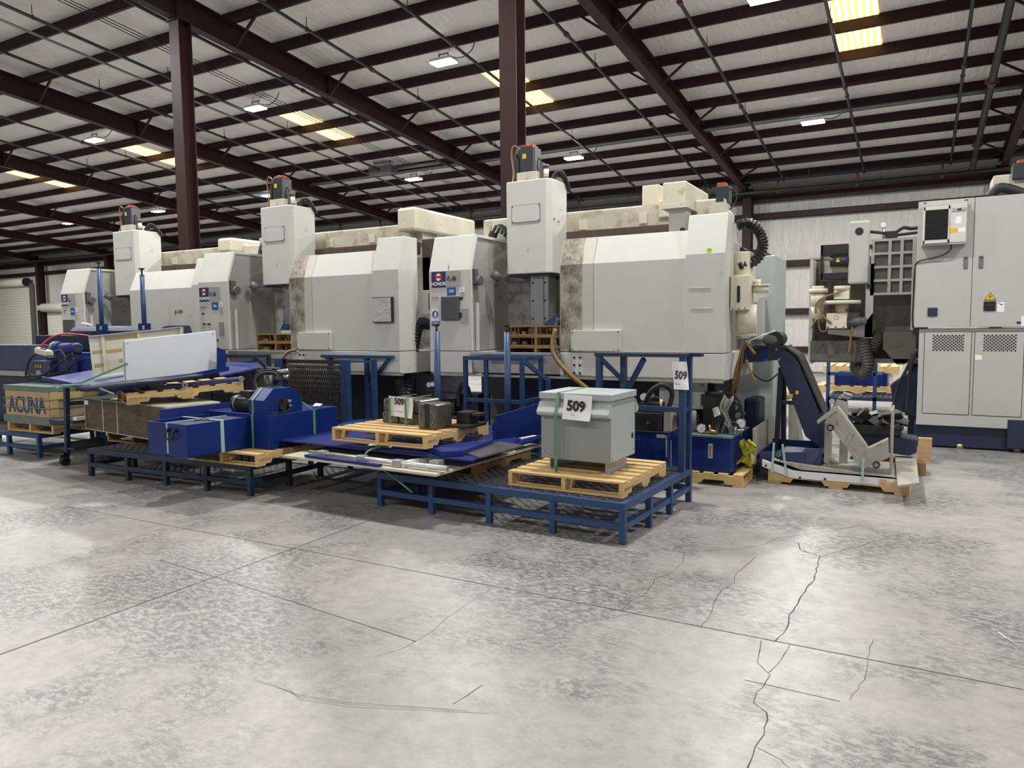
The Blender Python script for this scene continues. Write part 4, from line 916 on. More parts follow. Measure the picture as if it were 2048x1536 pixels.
# ================================================================ MIDDLE PLATFORM with the coolant tank
B0 = V((-5.74, 4.95, 0)); rb = RAD(3.0)
pb = platform('blue step platform, shade-darkened, under the blue coolant tank', B0, rb, 2.5, 1.60, ph, (0, .60, 1.21, 1.82, 2.45), (.54, 1.03), 'framedark')  # darker blue carries the shadow this platform stands in
pallet('pine pallet under the blue coolant tank', (-6.05, 5.36, ph+.006), RAD(1), (1.02, 1.0, 1.0))
TZ = ph+.006+.127
t = thing('coolant_tank', 'long royal blue coolant tank with an arched hood and black motor', 'tank', (-5.95, 4.42, TZ), local=True, rz=RAD(-3))
b1 = mesh_obj('front_tank', MB().box(-.63, 0, 0, .012, 0, .315).box(-.63, -.618, .012, .70, 0, .315).box(-.012, 0, .012, .70, 0, .315).box(-.63, 0, .012, .70, 0, .01), 'blue', t, bev=.003)
mesh_obj('front_cover', MB().box(-.40, -.012, .015, .70, .285, .305), 'blue_grey', t)
mesh_obj('divider', MB().box(-.618, -.40, .35, .362, .01, .30), 'blue', t)
mesh_obj('weir', MB().box(-.41, -.40, .012, .70, .01, .31), 'blue', t)
hn = mesh_obj('handle', MB().tube([(-.28, -.002, .25), (-.28, -.03, .24), (-.275, -.035, .17), (-.18, -.035, .17), (-.175, -.03, .24), (-.175, -.002, .25)], .009, 6, 2), 'black', t)
mesh_obj('handle_knob', MB().cyl((-.28, -.002, .25), (-.28, -.02, .25), .02, 10).cyl((-.175, -.002, .25), (-.175, -.02, .25), .02, 10), 'black', hn)
b2 = mesh_obj('rear_tank', MB().box(-.70, .30, .70, 1.36, 0, .345), 'blue', t, bev=.005)
mesh_obj('rear_flange', MB().box(.30, .34, .85, 1.36, .03, .045), 'blue', b2)
mesh_obj('end_tank', MB().box(-.40, .28, 1.38, 1.64, .02, .345), 'blue', t, bev=.005)
mesh_obj('back_plate', MB().box(-.74, -.72, .2, 1.4, 0, .40), 'blueplate', t)
hy = [(.71, .345), (.71, .485), (.83, .60), (1.07, .60), (1.20, .49), (1.20, .345)]
hood = mesh_obj('hood', MB().prism([(-.02, y, z) for y, z in hy], (.24, 0, 0)), 'blue', t, bev=.004)
mesh_obj('hood_opening', MB().box(.217, .2225, .90, 1.02, .36, .49), 'black', hood)
mesh_obj('valve', MB().box(.2225, .24, .93, 1.0, .43, .485).cyl((.222, .93, .40), (.25, .93, .40), .035, 12), 'dark_steel', hood)
mesh_obj('fitting', MB().cyl((.23, 1.01, .46), (.26, 1.01, .46), .016, 10).cyl((.23, 1.02, .41), (.255, 1.02, .41), .012, 8), 'alu', hood)
mesh_obj('hood_cable', MB().tube([(.25, 1.02, .41), (.25, .99, .365), (.25, .9, .352), (.24, .80, .352), (.1, .72, .36)], .008, 6), 'black', t)
mo = mesh_obj('motor', MB().cyl((-.36, .86, .42), (-.06, .86, .42), .088, 22).cyl((-.40, .86, .42), (-.36, .86, .42), .092, 22), 'black', t)
for k in range(10):
    a = 2*math.pi*k/10; mesh_obj('cooling_fin', MB().box(-.33, -.08, .86+.09*math.cos(a)-.003, .86+.09*math.cos(a)+.003, .42+.09*math.sin(a)-.004, .42+.09*math.sin(a)+.004), 'black', mo)
mesh_obj('motor_band', MB().ring((-.352, .86, .42), (1, 0, 0), .0885, .094, .018, 22), 'galv', mo)
mesh_obj('motor_foot', MB().box(-.30, -.06, .79, .93, .30, .345), 'black', mo)
mesh_obj('terminal_box', MB().box(-.28, -.12, .82, .92, .50, .56), 'black', mo)
mesh_obj('pump_body', MB().cyl((-.02, .98, .50), (-.02, .98, .72), .05, 12).cyl((-.08, 1.05, .62), (.06, 1.05, .70), .035, 10), 'dark_steel', t)
mesh_obj('pump_valve', MB().cyl((.0, 1.08, .74), (.10, 1.14, .76), .03, 10).bar((-.08, 1.0, .80), (.04, 1.08, .79), .015).cyl((.06, 1.1, .70), (.11, 1.13, .69), .032, 10), 'steel', t)
mesh_obj('pump_hose', MB().tube([(-.10, .9, .54), (-.17, .93, .66), (-.10, .97, .74), (.02, 1.02, .74), (.08, 1.08, .66)], .013, 7).tube([(-.13, .9, .54), (-.20, .94, .68), (-.10, 1.0, .77), (.06, 1.08, .73)], .010, 7), 'black', t)
mesh_obj('cover_cable', MB().tube([(-.30, .30, .315), (-.22, .25, .32), (-.15, .33, .318), (-.25, .38, .32), (-.33, .32, .32)], .006, 5), 'black', t)
for (x, y, z0, z1, ym) in ((0.0, .36, .0, .315, 0), (.3, .79, 0, .345, 0), (.3, 1.52, .05, .345, 0)):
    pass
mesh_obj('strap', MB().box(.001, .003, .36, .40, 0, .317).box(-.63, .003, .36, .40, .3165, .3185), 'strap_pale', t)
mesh_obj('strap', MB().box(-.32, -.295, -.003, -.001, .02, .316).bar((-.31, -.002, .318), (-.25, .62, .325), .02, .002), 'strap_pale', t)
mesh_obj('strap', MB().bar((.05, .698, 0), (.05, .698, .345), .03, .003, (0, 1, 0)).bar((.05, .708, .345), (.05, .708, .486), .03, .003, (0, 1, 0)).bar((.05, .707, .487), (.05, .83, .603), .03, .003).bar((.05, .83, .603), (.05, 1.07, .603), .03, .003), 'strap', t)
mesh_obj('strap', MB().box(.301, .304, 1.27, 1.30, .05, .347).bar((.28, 1.285, .347), (.1, 1.18, .50), .03, .002), 'strap', t)
single('paper_tag', sheet(on(V((-5.95, 4.42, 0)), RAD(-3), .18, 1.45, TZ+.37), .09, .05, (1, .2, 0), (0, .5, .6), .02), 'paper', 'small white tag wired to the coolant tank end', 'tag')

# ================================================================ grimy box, tilted pallet with trough and white panels
pallet('dark old pallet under the grime-caked box', (-8.05, 5.72, ph+.006), RAD(2), (.95, .95, .95), old=1)
gz0 = .448
t = thing('grimy_box', 'cream steel box with its face caked in brown grime', 'box', (-8.2, 5.2, gz0))
ga, gb = V((-8.93, 5.22, gz0)), V((-6.97, 4.95, gz0)); gd_ = (gb-ga).normalized(); gn = V((-gd_.y, gd_.x, 0))
mesh_obj('body', MB().prism([ga, gb, gb+gn*.62, ga+gn*.9], (0, 0, .39)), 'grimy_white', t, bev=.004)
mesh_obj('caked_face', MB().prism([ga+gd_*.03+V((0, 0, .015)), gb-gd_*.05+V((0, 0, .015)), gb-gd_*.05+V((0, 0, .375)), ga+gd_*.03+V((0, 0, .375))], gn*-.006), 'sludge', t)
for k in (.26, .44):
    c = ga.lerp(gb, k)-gn*.004; mesh_obj('seam_bar', MB().bar(c+V((0, 0, .01)), c+V((0, 0, .38)), .016, .016), 'grimy_white', t)
c = ga+gd_*.09-gn*.010; mesh_obj('label', MB().bar(c+V((0, 0, .31)), c+V((0, 0, .36)), .10, .004, gn), 'paper', t)
gt = gz0+.39
RL = RAD(-27); dR = V((math.sin(-RL), math.cos(RL), 0)); dL = V((-math.cos(RL), math.sin(-RL), 0))   # along the pallet, and to its left
tl = .062
pl = pallet('pine pallet tilted on top of the grime-caked box', (-7.60, 5.58, gt+.045), RL, (1.0, 1.22, 1.0), tilt=(tl, 0))
pc0 = V((-7.43, 4.81, 0))
def tz(p): return gt+.045+.126+tl*((p-V((-7.60, 5.58, 0))).dot(dR))      # height of the pallet deck below p
def PV(x, y, p0, dr):      # pixel ray met with the vertical plane through p0 along dr
    n = V((dr.y, -dr.x, 0)); d = ray(x, y); o = V((0, 0, H)); return o+d*((p0-o).dot(n)/d.dot(n))
t = thing('chip_trough', 'blue steel chip trough lying on the tilted pallet', 'trough', (-7.9, 5.2, gt+.17))
B_ = PZ(212, 783, 1.0); A_ = PZ(85, 757, 1.075); C_ = PV(458, 737, B_, dR); D_ = A_+(C_-B_)*.55
mesh_obj('bed', MB().prism([A_, B_, C_, D_], (0, 0, -.012)), 'blueplate', t)
mesh_obj('lip', MB().bar(A_, B_, .02, .045), 'blue', t); mesh_obj('lip', MB().bar(B_, C_, .02, .05), 'blue', t)
e0 = C_-dR*.30
mesh_obj('end_plate', MB().prism([PV(434, 742, e0, dR), PV(452, 737, e0, dR), PV(451, 700, e0, dR), PV(440, 697, e0, dR), PV(434, 694, e0, dR)], dL*.02), 'blue', t)
t = thing('roller_tray', 'navy tray with ring rollers on the tilted pallet', 'tray', (-7.5, 5.4, gt+.17))
r0 = pc0+dR*.30+dL*.03; r1 = pc0+dR*1.22+dL*.03; r2 = r1+dL*.30; r3 = r0+dL*.12
mesh_obj('tray', MB().prism([V((p.x, p.y, tz(p)+.004)) for p in (r0, r1, r2, r3)], (0, 0, .032)), 'slate_blue', t)
for x, y in ((369, 770), (482, 757)):
    c = PV(x, y, pc0, dR); mesh_obj('roller', MB().ring(c, -dL, .012, .030, .03, 16), 'galv', t)
for i in range(3):
    a = PZ(151+9*i, 778+.8*i, 1.045); d = dR*1.15+V((0, 0, .09))
    single('roller_pipe', MB().cyl(a, a+d, .026, 12), 'navy', ['left', 'middle', 'right'][i]+' one of three navy roller tubes lying in the trough', 'tube', group='roller tubes in the trough')
# white cover panels
p0 = B_+dL*.10+dR*.10
t = thing('sheet_metal_cover', 'white sheet-metal panel leaning with its flat face outward', 'panel', PV(253, 775, p0, dR))
P = [PV(253, 775, p0, dR), PV(438, 741, p0, dR), PV(431, 662, p0, dR), PV(249, 682, p0, dR)]
mesh_obj('face', MB().prism(P, dL*.02), 'panel_white', t, bev=.003)
mesh_obj('return_edge', MB().bar(P[3]+dL*.03, P[2]+dL*.03, .04, .012).bar(P[0]+dL*.03, P[3]+dL*.03, .012, .04), 'panel_white', t)
bolts('rivet', [P[0]+dR*.03+V((0, 0, .03)), P[1]-dR*.03+V((0, 0, .04)), P[2]-dR*.03-V((0, 0, .03)), P[3]+dR*.03-V((0, 0, .03))], -dL, .006, 'ink_grey', t, .004)
p1 = p0+dL*.40
t = thing('sheet_metal_cover', 'white sheet-metal panel showing its glue-streaked ribbed back', 'panel', PV(190, 762, p1, dR))
P = [PV(187, 758, p1, dR), PV(362, 730, p1, dR), PV(362, 654, p1, dR), PV(177, 673, p1, dR)]
mesh_obj('face', MB().prism(P, dL*.012), 'panel_back', t)
mesh_obj('top_edge', MB().bar(P[3]-dL*.02, P[2]-dL*.02, .05, .008).bar(P[1]-dL*.02, P[2]-dL*.02, .008, .05), 'grimy_white', t)
mesh_obj('bottom_curl', MB().tube([P[0]-dL*.03-V((0, 0, .0)), P[1]-dL*.03], .03, 10, 1), 'panel_white', t)
mat('glue', (.42, .32, .13), .6, var=.2)
for s_ in (.14, .52):
    a, b = P[0].lerp(P[1], s_), P[3].lerp(P[2], s_); mesh_obj('rib', MB().bar(a-dL*.012, b-dL*.012, .03, .024, -dL), 'cream', t)
for s0, s1, zf in ((.17, .5, .90), (.17, .5, .60), (.30, .5, .34), (.02, .12, .62), (.03, .13, .30)):
    a = P[0].lerp(P[1], s0).lerp(P[3].lerp(P[2], s0), zf); b = P[0].lerp(P[1], s1).lerp(P[3].lerp(P[2], s1), zf)
    mesh_obj('glue_streak', MB().bar(a-dL*.003, b-dL*.003, .035, .004, -dL), 'glue', t)
single('strap_band', MB().bar(PV(255, 727, p0, dR)-dL*.03, PZ(165, 765, 1.10), .004, .02).bar(PZ(165, 765, 1.10), PZ(112, 776, 1.04), .004, .02), 'strap', 'taut green strap running from the white panel to the trough lip', 'strap')
single('strap_band', MB().bar(PZ(112, 776, 1.05), PZ(125, 770, 1.08), .004, .014).bar(PZ(125, 770, 1.09), PZ(178, 768, 1.09), .004, .014).bar(PZ(178, 768, 1.09), PZ(228, 788, 1.01), .004, .014), 'strap_pale', 'pale strap lying across the three roller tubes', 'strap')
# flat blue sheet and rail frame behind the panels
single('blue_sheet', MB().prism([PY(430, 725, 6.9), PY(440, 752, 6.6), PY(520, 735, 6.7), PY(512, 722, 7.0)], (0, 0, -.02)), 'blueplate', 'flat blue sheet behind the white panels, under the rail frame', 'sheet')
xa, xb = PY(455, 750, 7.0).x, PY(515, 750, 7.0).x
f = frame_box('dark blue rail frame right of the white panels', xa-.35, xb, 6.95, 7.25, 0, PY(480, 709, 7.0).z, (.75,), m='framedark')
p = PY(512, 712, 7.0); q = PY(545, 752, 7.0)
mesh_obj('slanted_rail', MB().bar((p.x, 7.0, p.z-.02), (q.x, 7.05, q.z), .045).bar((q.x, 7.05, q.z), (q.x, 7.05, 0), .045), 'framedark', f)

# ================================================================ platform tipped up on its side: mesh deck facing the viewer
Yg = 6.98
xl, xm = PY(553, 760, Yg).x, PY(570, 760, Yg).x; xr = PY(684, 760, Yg).x; xe = PY(698, 760, Yg).x
zt = PY(620, 718, Yg).z; zb = PY(620, 838, Yg).z-.05
t = thing('step_platform', 'step platform tipped on its side, its black mesh deck facing forward', 'platform', ((xl+xe)/2, Yg, 0))
w = .05
for x0, x1 in ((xl, xm-.03), (xr, xe)): mesh_obj('post', MB().box(x0, x1, Yg-.03, Yg+.04, 0, zt), 'platblue', t, bev=.004)
for x0, x1 in ((PY(744, 760, 7.2).x, PY(752, 760, 7.2).x),): mesh_obj('post', MB().box(x0, x1, 7.18, 7.23, 0, zt), 'platblue', t, bev=.004)
xq = PY(744, 760, 7.2).x
mesh_obj('side_rail', MB().bar((xe-.03, Yg+.02, zb+.05), (xq+.02, 7.2, zb+.05), .04).bar((xe-.03, Yg+.02, zt-.03), (xq+.02, 7.2, zt-.03), .03, .02), 'platblue', t)
mesh_obj('border', MB().box(xm-.02, xr, Yg, Yg+.03, zt-.06, zt-.01).box(xm-.02, xr, Yg, Yg+.03, zb, zb+.05).box(xm-.02, xm+.02, Yg, Yg+.03, zb, zt).box(xm, xr, Yg+.005, Yg+.03, (zt+zb)/2-.0, (zt+zb)/2+.03), 'dark_steel', t)
g = MB(); nx, nz = 28, 11
for j in range(nz):
    z0 = zb+.06+(zt-zb-.13)*j/nz; hh = (zt-zb-.13)/nz
    for i in range(nx):
        x0 = xm+.03+(xr-xm-.05)*(i+.5*(j % 2))/nx; dx = (xr-xm-.05)/nx
        for s_ in (-1, 1):
            g.bar((x0, Yg+.02, z0), (x0+s_*dx*.5, Yg+.005, z0+hh), .0045, .016, (0, 1, 0))
mesh_obj('mesh_deck', g, 'steel', t)
# shelf frame in front of the middle lathe
Ys = 7.25
x0, x1 = PY(641, 712, Ys).x, PY(782, 712, Ys).x; zsx = PY(700, 711, Ys).z
t = thing('rail_frame', 'blue shelf frame with braces in front of the middle lathe apron', 'frame', ((x0+x1)/2, Ys, 0))
mesh_obj('shelf', MB().box(x0, x1, Ys, Ys+.07, zsx-.035, zsx+.005), 'platblue', t, bev=.003)
xp = PY(730, 760, Ys).x
mesh_obj('post', MB().box(xp-.025, xp+.025, Ys+.02, Ys+.07, 0, zsx-.035), 'platblue', t); mesh_obj('post', MB().box(x0+.1, x0+.15, Ys+.02, Ys+.07, 0, zsx-.035), 'platblue', t)
mesh_obj('brace', MB().bar((x1-.06, Ys+.045, zsx-.03), (xp, Ys+.045, zsx-.42), .04), 'platblue', t)
# brown hose from the middle lathe
single('coolant_hose', MB().tube([PY(592, 700, 7.28), PY(575, 705, 7.25), PY(563, 725, 7.22), PY(560, 760, 7.2), PY(565, 790, 7.15)], .022, 8), 'brown_hose', 'brown coolant hose looping down from the middle lathe', 'hose')

# ================================================================ caster cart
t = thing('caster_cart', 'narrow dark steel cart on casters beside the plywood crate', 'cart', (-9.2, 5.3, 0))
xs = (-9.10, -9.62); ys_ = (5.10, 5.9)
for x, y in ((-9.10, 5.10), (-8.96, 5.62), (-9.66, 5.9)):
    mesh_obj('post', MB().bar((x+.03, y, .16), (x+.09, y, .96), .05), 'framedark', t)
    c = mesh_obj('caster', MB().cyl((x-.03, y-.02, .055), (x+.03, y-.02, .055), .055, 16), 'rubber', t)
    mesh_obj('caster_fork', MB().box(x-.04, x-.032, y-.05, y+.02, .04, .14).box(x+.032, x+.04, y-.05, y+.02, .04, .14).box(x-.04, x+.04, y-.05, y+.03, .13, .165), 'black', c)
mesh_obj('shelf', MB().prism([(-9.35, 5.05, .53), (-8.93, 5.12, .53), (-8.90, 5.75, .53), (-9.70, 5.95, .53)], (0, 0, .025)), 'framedark', t)
mesh_obj('shelf', MB().prism([(-9.15, 5.07, .20), (-8.93, 5.10, .20), (-8.90, 5.75, .20), (-9.70, 5.95, .20)], (0, 0, .025)), 'framedark', t)
t.location.x -= .06
mesh_obj('cross_bar', MB().bar((-9.10, 5.10, .76), (-8.94, 5.62, .76), .03, .05), 'framedark', t)
single('folded_paper', MB().box(-9.05, -8.97, 5.14, 5.32, .556, .60), 'paper', 'folded white papers on the cart shelf', 'paper', bev=.006)

# ================================================================ far-left platform, crate and conveyor parts
platform('far left blue step platform under the plywood crate', V((-9.97, 5.21, 0)), RAD(2), 2.5, 1.60, ph, (0, .68, 1.3, 2.45), (.8,), 'platblue')
pallet('pine pallet under the plywood crate', (-10.24, 5.72, ph+.006), RAD(2), (1.02, .95, 1.0))
cz = ph+.006+.127
t = thing('plywood_crate', 'plywood crate spray-painted ACUNA with green straps', 'crate', (-10.24, 5.7, cz), local=True, rz=RAD(1))
W2, D2, ch = .50, .46, .42
for sx_ in (-1, 1): mesh_obj('side_panel', MB().box(sx_*W2-.009, sx_*W2+.009, -D2, D2, .05, ch), 'plywood', t)
for sy_ in (-1, 1): mesh_obj('end_panel', MB().box(-W2, W2, sy_*D2-.009, sy_*D2+.009, .05, ch), 'plywood', t)
for x in (W2+.015,):
    for y in (-D2+.05, D2-.05): mesh_obj('batten', MB().box(x-.008, x+.008, y-.05, y+.05, .08, ch), 'wood', t)
    mesh_obj('batten', MB().box(x-.008, x+.008, -D2+.1, D2-.1, ch-.1, ch-.02), 'wood_y', t)
mesh_obj('skirt', MB().box(-W2-.03, W2+.03, -D2-.03, D2+.03, 0, .09), 'green_wood', t, bev=.003)
mesh_obj('lid', MB().box(-W2-.02, W2+.02, -D2-.02, D2+.02, ch, ch+.07), 'green_wood', t, bev=.004)
for z in (.20, .31): mesh_obj('strap', MB().box(-W2-.026, W2+.026, -D2-.028, -D2-.024, z, z+.014).box(W2+.024, W2+.028, -D2-.028, D2, z+.0, z+.014), 'strap', t)
text('spray_lettering', 'ACUNA', t, (0, -D2-.0135, .225), (1, 0, 0), (0, 0, 1), .30, 'ink_blue', sx=.80, bold=.006)
cl = cz+ch+.072
def PYo(x, y, Y): return PY(x, y, Y)
Yc = 5.62
def B2(px0, px1, py0, py1, Y, d):      # box with its front face on plane Y between pixel bounds
    a, b = PY(px0, py1, Y), PY(px1, py0, Y); zz = (PY((px0+px1)/2, py1, Y).z, PY((px0+px1)/2, py0, Y).z)
    return (a.x, b.x, Y, Y+d, zz[0], zz[1])
t = thing('conveyor_drive', 'blue conveyor drive end with geared motor and warning triangles', 'conveyor', (PY(120, 760, Yc).x, Yc, cl))
q = B2(66, 98, 722, 770, Yc, .35); q = (*q[:4], cl, q[5])
fp = mesh_obj('control_panel', MB().box(*q), 'blue_grey', t, bev=.005)
for i in range(3):
    c = PY(71.5+5*i, 732, Yc-.004); mesh_obj('warning_triangle', MB().prism([(c.x-.022, Yc-.004, c.z-.02), (c.x+.022, Yc-.004, c.z-.02), (c.x, Yc-.004, c.z+.03)], (0, -.002, 0)), 'sign_yellow', fp)
c = PY(77, 745, Yc); mesh_obj('data_plate', MB().box(c.x-.06, c.x+.06, Yc-.004, Yc, c.z-.03, c.z+.03), 'plate_grey', fp)
q = B2(94, 182, 715, 760, Yc+.08, .5); q = (*q[:4], cl, q[5])
mesh_obj('body', MB().box(*q), 'blue', t, bev=.01)
q2 = B2(120, 150, 720, 765, Yc+.02, .2); mesh_obj('end_bracket', MB().box(*(*q2[:4], cl, q2[5])), 'blue', t, bev=.01)
a, b = PY(124, 697, Yc+.15), PY(154, 697, Yc+.02)
gm = mesh_obj('gear_motor', MB().cyl(a, b, .075, 20).cyl(a.lerp(b, -.28), a, .09, 20), 'blueplate', t)
mesh_obj('fan_cover', MB().cyl(b, b+(b-a).normalized()*.04, .078, 20, .055), 'blueplate', gm)
mesh_obj('fan_grille', MB().cyl(b+(b-a).normalized()*.04, b+(b-a).normalized()*.042, .045, 16), 'dark_steel', gm)
mesh_obj('flange', MB().cyl(a.lerp(b, -.42), a.lerp(b, -.28), .10, 20), 'alu', gm)
mesh_obj('motor_pedestal', MB().box(min(a.x, b.x), max(a.x, b.x), Yc+.08, Yc+.25, q[5]-.01, a.z-.05), 'blue', gm)
# control pendant with coiled cable
c = PY(88, 704, Yc-.05)
t = thing('control_pendant', 'cream control pendant with buttons and a looping black cable', 'pendant', c-V((0, 0, .05)))
xd = V((.97, -.05, -.12)).normalized()
mesh_obj('case', MB().bar(c-xd*.16, c+xd*.14, .10, .075), 'cream', t, bev=.01)
mesh_obj('neck', MB().bar(c+xd*.14, c+xd*.20+V((0, 0, .01)), .05, .05), 'cream', t)
for k in range(5):
    p = c-xd*(.12-.05*k)+V((0, -.02, .038)); mesh_obj('push_button', MB().cyl(p, p+V((0, -.006, .016)), .016, 10), ['yellow', 'paper', 'ink_blue', 'red_paint', 'ink_blue'][k], t)
cb = [PY(108, 703, Yc-.06), PY(122, 702, Yc-.08), PY(132, 722, Yc-.09), PY(135, 755, Yc-.08)]
mesh_obj('cable', MB().tube(cb, .014, 7).tube([PY(74, 706, Yc-.06), PY(58, 722, Yc-.08), PY(55, 742, Yc-.09), PY(68, 752, Yc-.09), PY(90, 748, Yc-.09), PY(115, 730, Yc-.09), PY(145, 707, Yc-.06)], .014, 7, 6).tube([PY(54, 735, Yc-.09), PY(52, 752, Yc-.10), PY(62, 760, Yc-.10), PY(90, 752, Yc-.1), PY(125, 743, Yc-.08), PY(145, 730, Yc-.06), PY(147, 715, Yc-.05)], .014, 7, 6), 'rubber', t)
# left dark conveyor panel, long navy cover with two jack posts, red hose
q = B2(-60, 60, 690, 741, 5.75, .3)
single('conveyor_hood', MB().box(*q), 'blue_grey', 'slate blue conveyor side panel at the left picture edge', 'panel', bev=.004)
q = B2(-60, 52, 741, 750, 5.7, .4)
single('cream_tray', MB().box(q[0], q[1], 5.68, 6.1, q[4], q[5]), 'tray', 'cream tray edge under the slate conveyor panel', 'tray')
single('coolant_bin', MB().box(q[0], -10.86, 5.72, 6.1, ph+.012, q[4]-.002), 'navy', 'dark navy bin left of the plywood crate', 'bin', bev=.01)
t = thing('conveyor_section', 'dark navy chip conveyor section lying behind the crate', 'conveyor', (PY(190, 690, 6.35).x, 6.35, 0))
q = B2(72, 330, 670, 700, 6.35, .55); mesh_obj('chute', MB().box(*q), 'navy', t, bev=.01)
mesh_obj('support', MB().box(q[0]+.2, q[1]-.2, 6.42, 6.8, ph+.012, q[4]), 'navy', t)
q = B2(150, 330, 652, 672, 6.5, .4); r_ = (q[5]-q[4])
mesh_obj('rounded_cover', MB().prism([(q[0], 6.45, q[4]), (q[0], 6.42, q[4]+r_*.5), (q[0], 6.47, q[4]+r_*.9), (q[0], 6.56, q[5]), (q[0], 6.9, q[5]), (q[0], 6.95, q[4])], (q[1]-q[0], 0, 0)), 'blue_grey', t, bev=.01)
for px_, yt in ((195, 525), (280, 537)):
    a = PY(px_+9, 655, 6.38)
    top = PY(px_-3, yt, 6.38); 
    pp = mesh_obj('jack_tube', MB().cyl((a.x, 6.38, q[4]-.1), (a.x, 6.38, top.z-.09), .032, 12), 'platblue', t)
    mesh_obj('jack_screw', MB().cyl((a.x, 6.38, top.z-.09), (a.x, 6.38, top.z-.01), .012, 8).cyl((a.x, 6.38, top.z-.03), (a.x, 6.38, top.z), .014, 10, .045), 'dark_steel', pp)
    mesh_obj('clamp_block', MB().box(a.x-.08, a.x+.08, 6.34, 6.42, q[4]-.12, q[5]+.03), 'blue', pp)
    mesh_obj('block_label', MB().box(a.x+.02, a.x+.06, 6.335, 6.34, q[5]-.05, q[5]), 'cream', pp)
single('red_hose', MB().tube([PY(82, 692, 5.6), PY(98, 678, 5.7), PY(120, 669, 5.8), PY(145, 668, 5.9), PY(180, 672, 6.0)], .012, 7, 6), 'red_paint', 'bright red hose arching over the conveyor drive', 'hose')
single('rolled_paper', MB().cyl(PY(165, 647, 6.62)+V((0, 0, .0)), PY(182, 650, 6.6), .018, 10), 'paper', 'rolled white paper on the navy conveyor cover', 'paper')
def rag(c, w, h, seed):
    """hanging crumpled cloth: a folded grid, closed at the back"""
    r = random.Random(seed); n, m = 12, 12; P = []
    ph1, ph2, ph3 = r.uniform(0, 6), r.uniform(0, 6), r.uniform(0, 6)
    for j in range(m+1):
        for i in range(n+1):
            u_, v_ = i/n-.5, j/m-.5
            wd = w*(.55+.45*math.sin(3*v_+ph1)**2)
            P.append(V(c)+V((u_*wd+.02*math.sin(7*v_+ph2), .018*math.sin(14*u_+4*v_+ph3)+.012*math.sin(23*u_-7*v_+ph1), v_*h+.02*math.sin(6*u_+ph2))))
    k = len(P); Q = [p+V((0, .006, 0)) for p in P]; f = []
    for j in range(m):
        for i in range(n):
            a = j*(n+1)+i; f += [(a, a+1, a+n+2, a+n+1), (k+a, k+a+n+1, k+a+n+2, k+a+1)]
    return MB().add(P+Q, f, True)
# ================================================================ pallets and bits inside the lathe openings
z0 = 1.283
for k in range(3):
    pallet(['lowest', 'middle', 'topmost'][k]+' of three old pallets stacked inside the nearest lathe', (-4.02, 8.10, z0+.127*k), RAD(-1+k), (.82, .62, 1.0), old=1, group='pallets inside the nearest lathe')
single('blue_cover', MB().prism([PY(1086, 650, 7.95), PY(1092, 643, 7.95), PY(1116, 626, 7.9), PY(1117, 646, 7.9), PY(1098, 656, 7.95)], (.03, .12, 0)), 'platblue', 'small blue sheet part lying on the pallets in the nearest lathe', 'part', bev=.005)
for k in range(2):
    pallet(['lower', 'upper'][k]+' old pallet inside the middle lathe opening', (-8.10, 7.80, z0+.05+.127*k), RAD(2), (.75, .55, 1.0), old=1, group='pallets inside the middle lathe')
single('blue_part', MB().prism([PY(560, 660, 7.6), PY(580, 660, 7.6), PY(580, 648, 7.6), PY(565, 647, 7.6)], (0, .1, 0)), 'platblue', 'small blue part on top of the pallets in the middle lathe', 'part', bev=.005)

# ================================================================ hydraulic tanks under the nearest lathe
def gauge(parent, c, r, ax=(0, -1, 0)):
    g = mesh_obj('gauge', MB().cyl(c, V(c)-V(ax)*.03, r, 20), 'steel', parent)
    mesh_obj('dial', MB().cyl(V(c), V(c)+V(ax)*.003, r*.86, 20), 'paper', g)
    mesh_obj('needle', MB().bar(V(c)+V(ax)*.004, V(c)+V(ax)*.004+V((r*.5, 0, r*.4)), .004, .002), 'ink', g)
pallet('pine pallet under the right-hand blue hydraulic tank', (-2.02, 7.98, 0), RAD(90), (1.0, 1.0, 1.05))
t = thing('hydraulic_tank', 'blue hydraulic tank with two white gauges on a pallet', 'tank', (-2.1, 7.75, .132))
zT = PY(1440, 876, 7.52).z
x0, x1 = PY(1372, 900, 7.52).x, PY(1462, 900, 7.52).x
bd = mesh_obj('body', MB().box(x0, x1, 7.52, 8.35, .132, zT), 'blue', t, bev=.006)
mesh_obj('top_plate', MB().box(x0-.01, x1+.01, 7.51, 8.36, zT, zT+.02), 'green_wood', t)
c = PY(1421, 902, 7.515); mesh_obj('level_gauge', MB().box(c.x-.022, c.x+.022, 7.505, 7.52, c.z-.075, c.z+.075), 'plate_grey', bd)
mesh_obj('level_tube', MB().box(c.x-.007, c.x+.007, 7.50, 7.506, c.z-.055, c.z+.055), 'brown_hose', bd)
mesh_obj('pump_motor', MB().cyl((-2.10, 7.75, zT+.12), (-2.10, 8.15, zT+.12), .09, 18).box(-2.17, -2.03, 7.72, 7.78, zT+.06, zT+.20), 'dark_steel', t)
mesh_obj('valve_block', MB().box(-1.99, -1.90, 7.72, 7.95, zT+.02, zT+.30).box(-2.02, -1.90, 7.75, 7.9, zT+.30, zT+.42).cyl((-1.98, 7.8, zT+.42), (-1.80, 7.8, zT+.44), .035, 10), 'dark_steel', t)
gauge(t, PY(1402, 857, 7.58), .050); gauge(t, PY(1481, 847, 7.70), .052)
mesh_obj('gauge_stem', MB().cyl((PY(1402, 857, 7.58).x, 7.6, zT), (PY(1402, 857, 7.58).x, 7.6, PY(1402, 857, 7.58).z), .012, 8).cyl((PY(1481, 847, 7.7).x, 7.72, zT), (PY(1481, 847, 7.7).x, 7.72, PY(1481, 847, 7.7).z), .012, 8), 'steel', t)
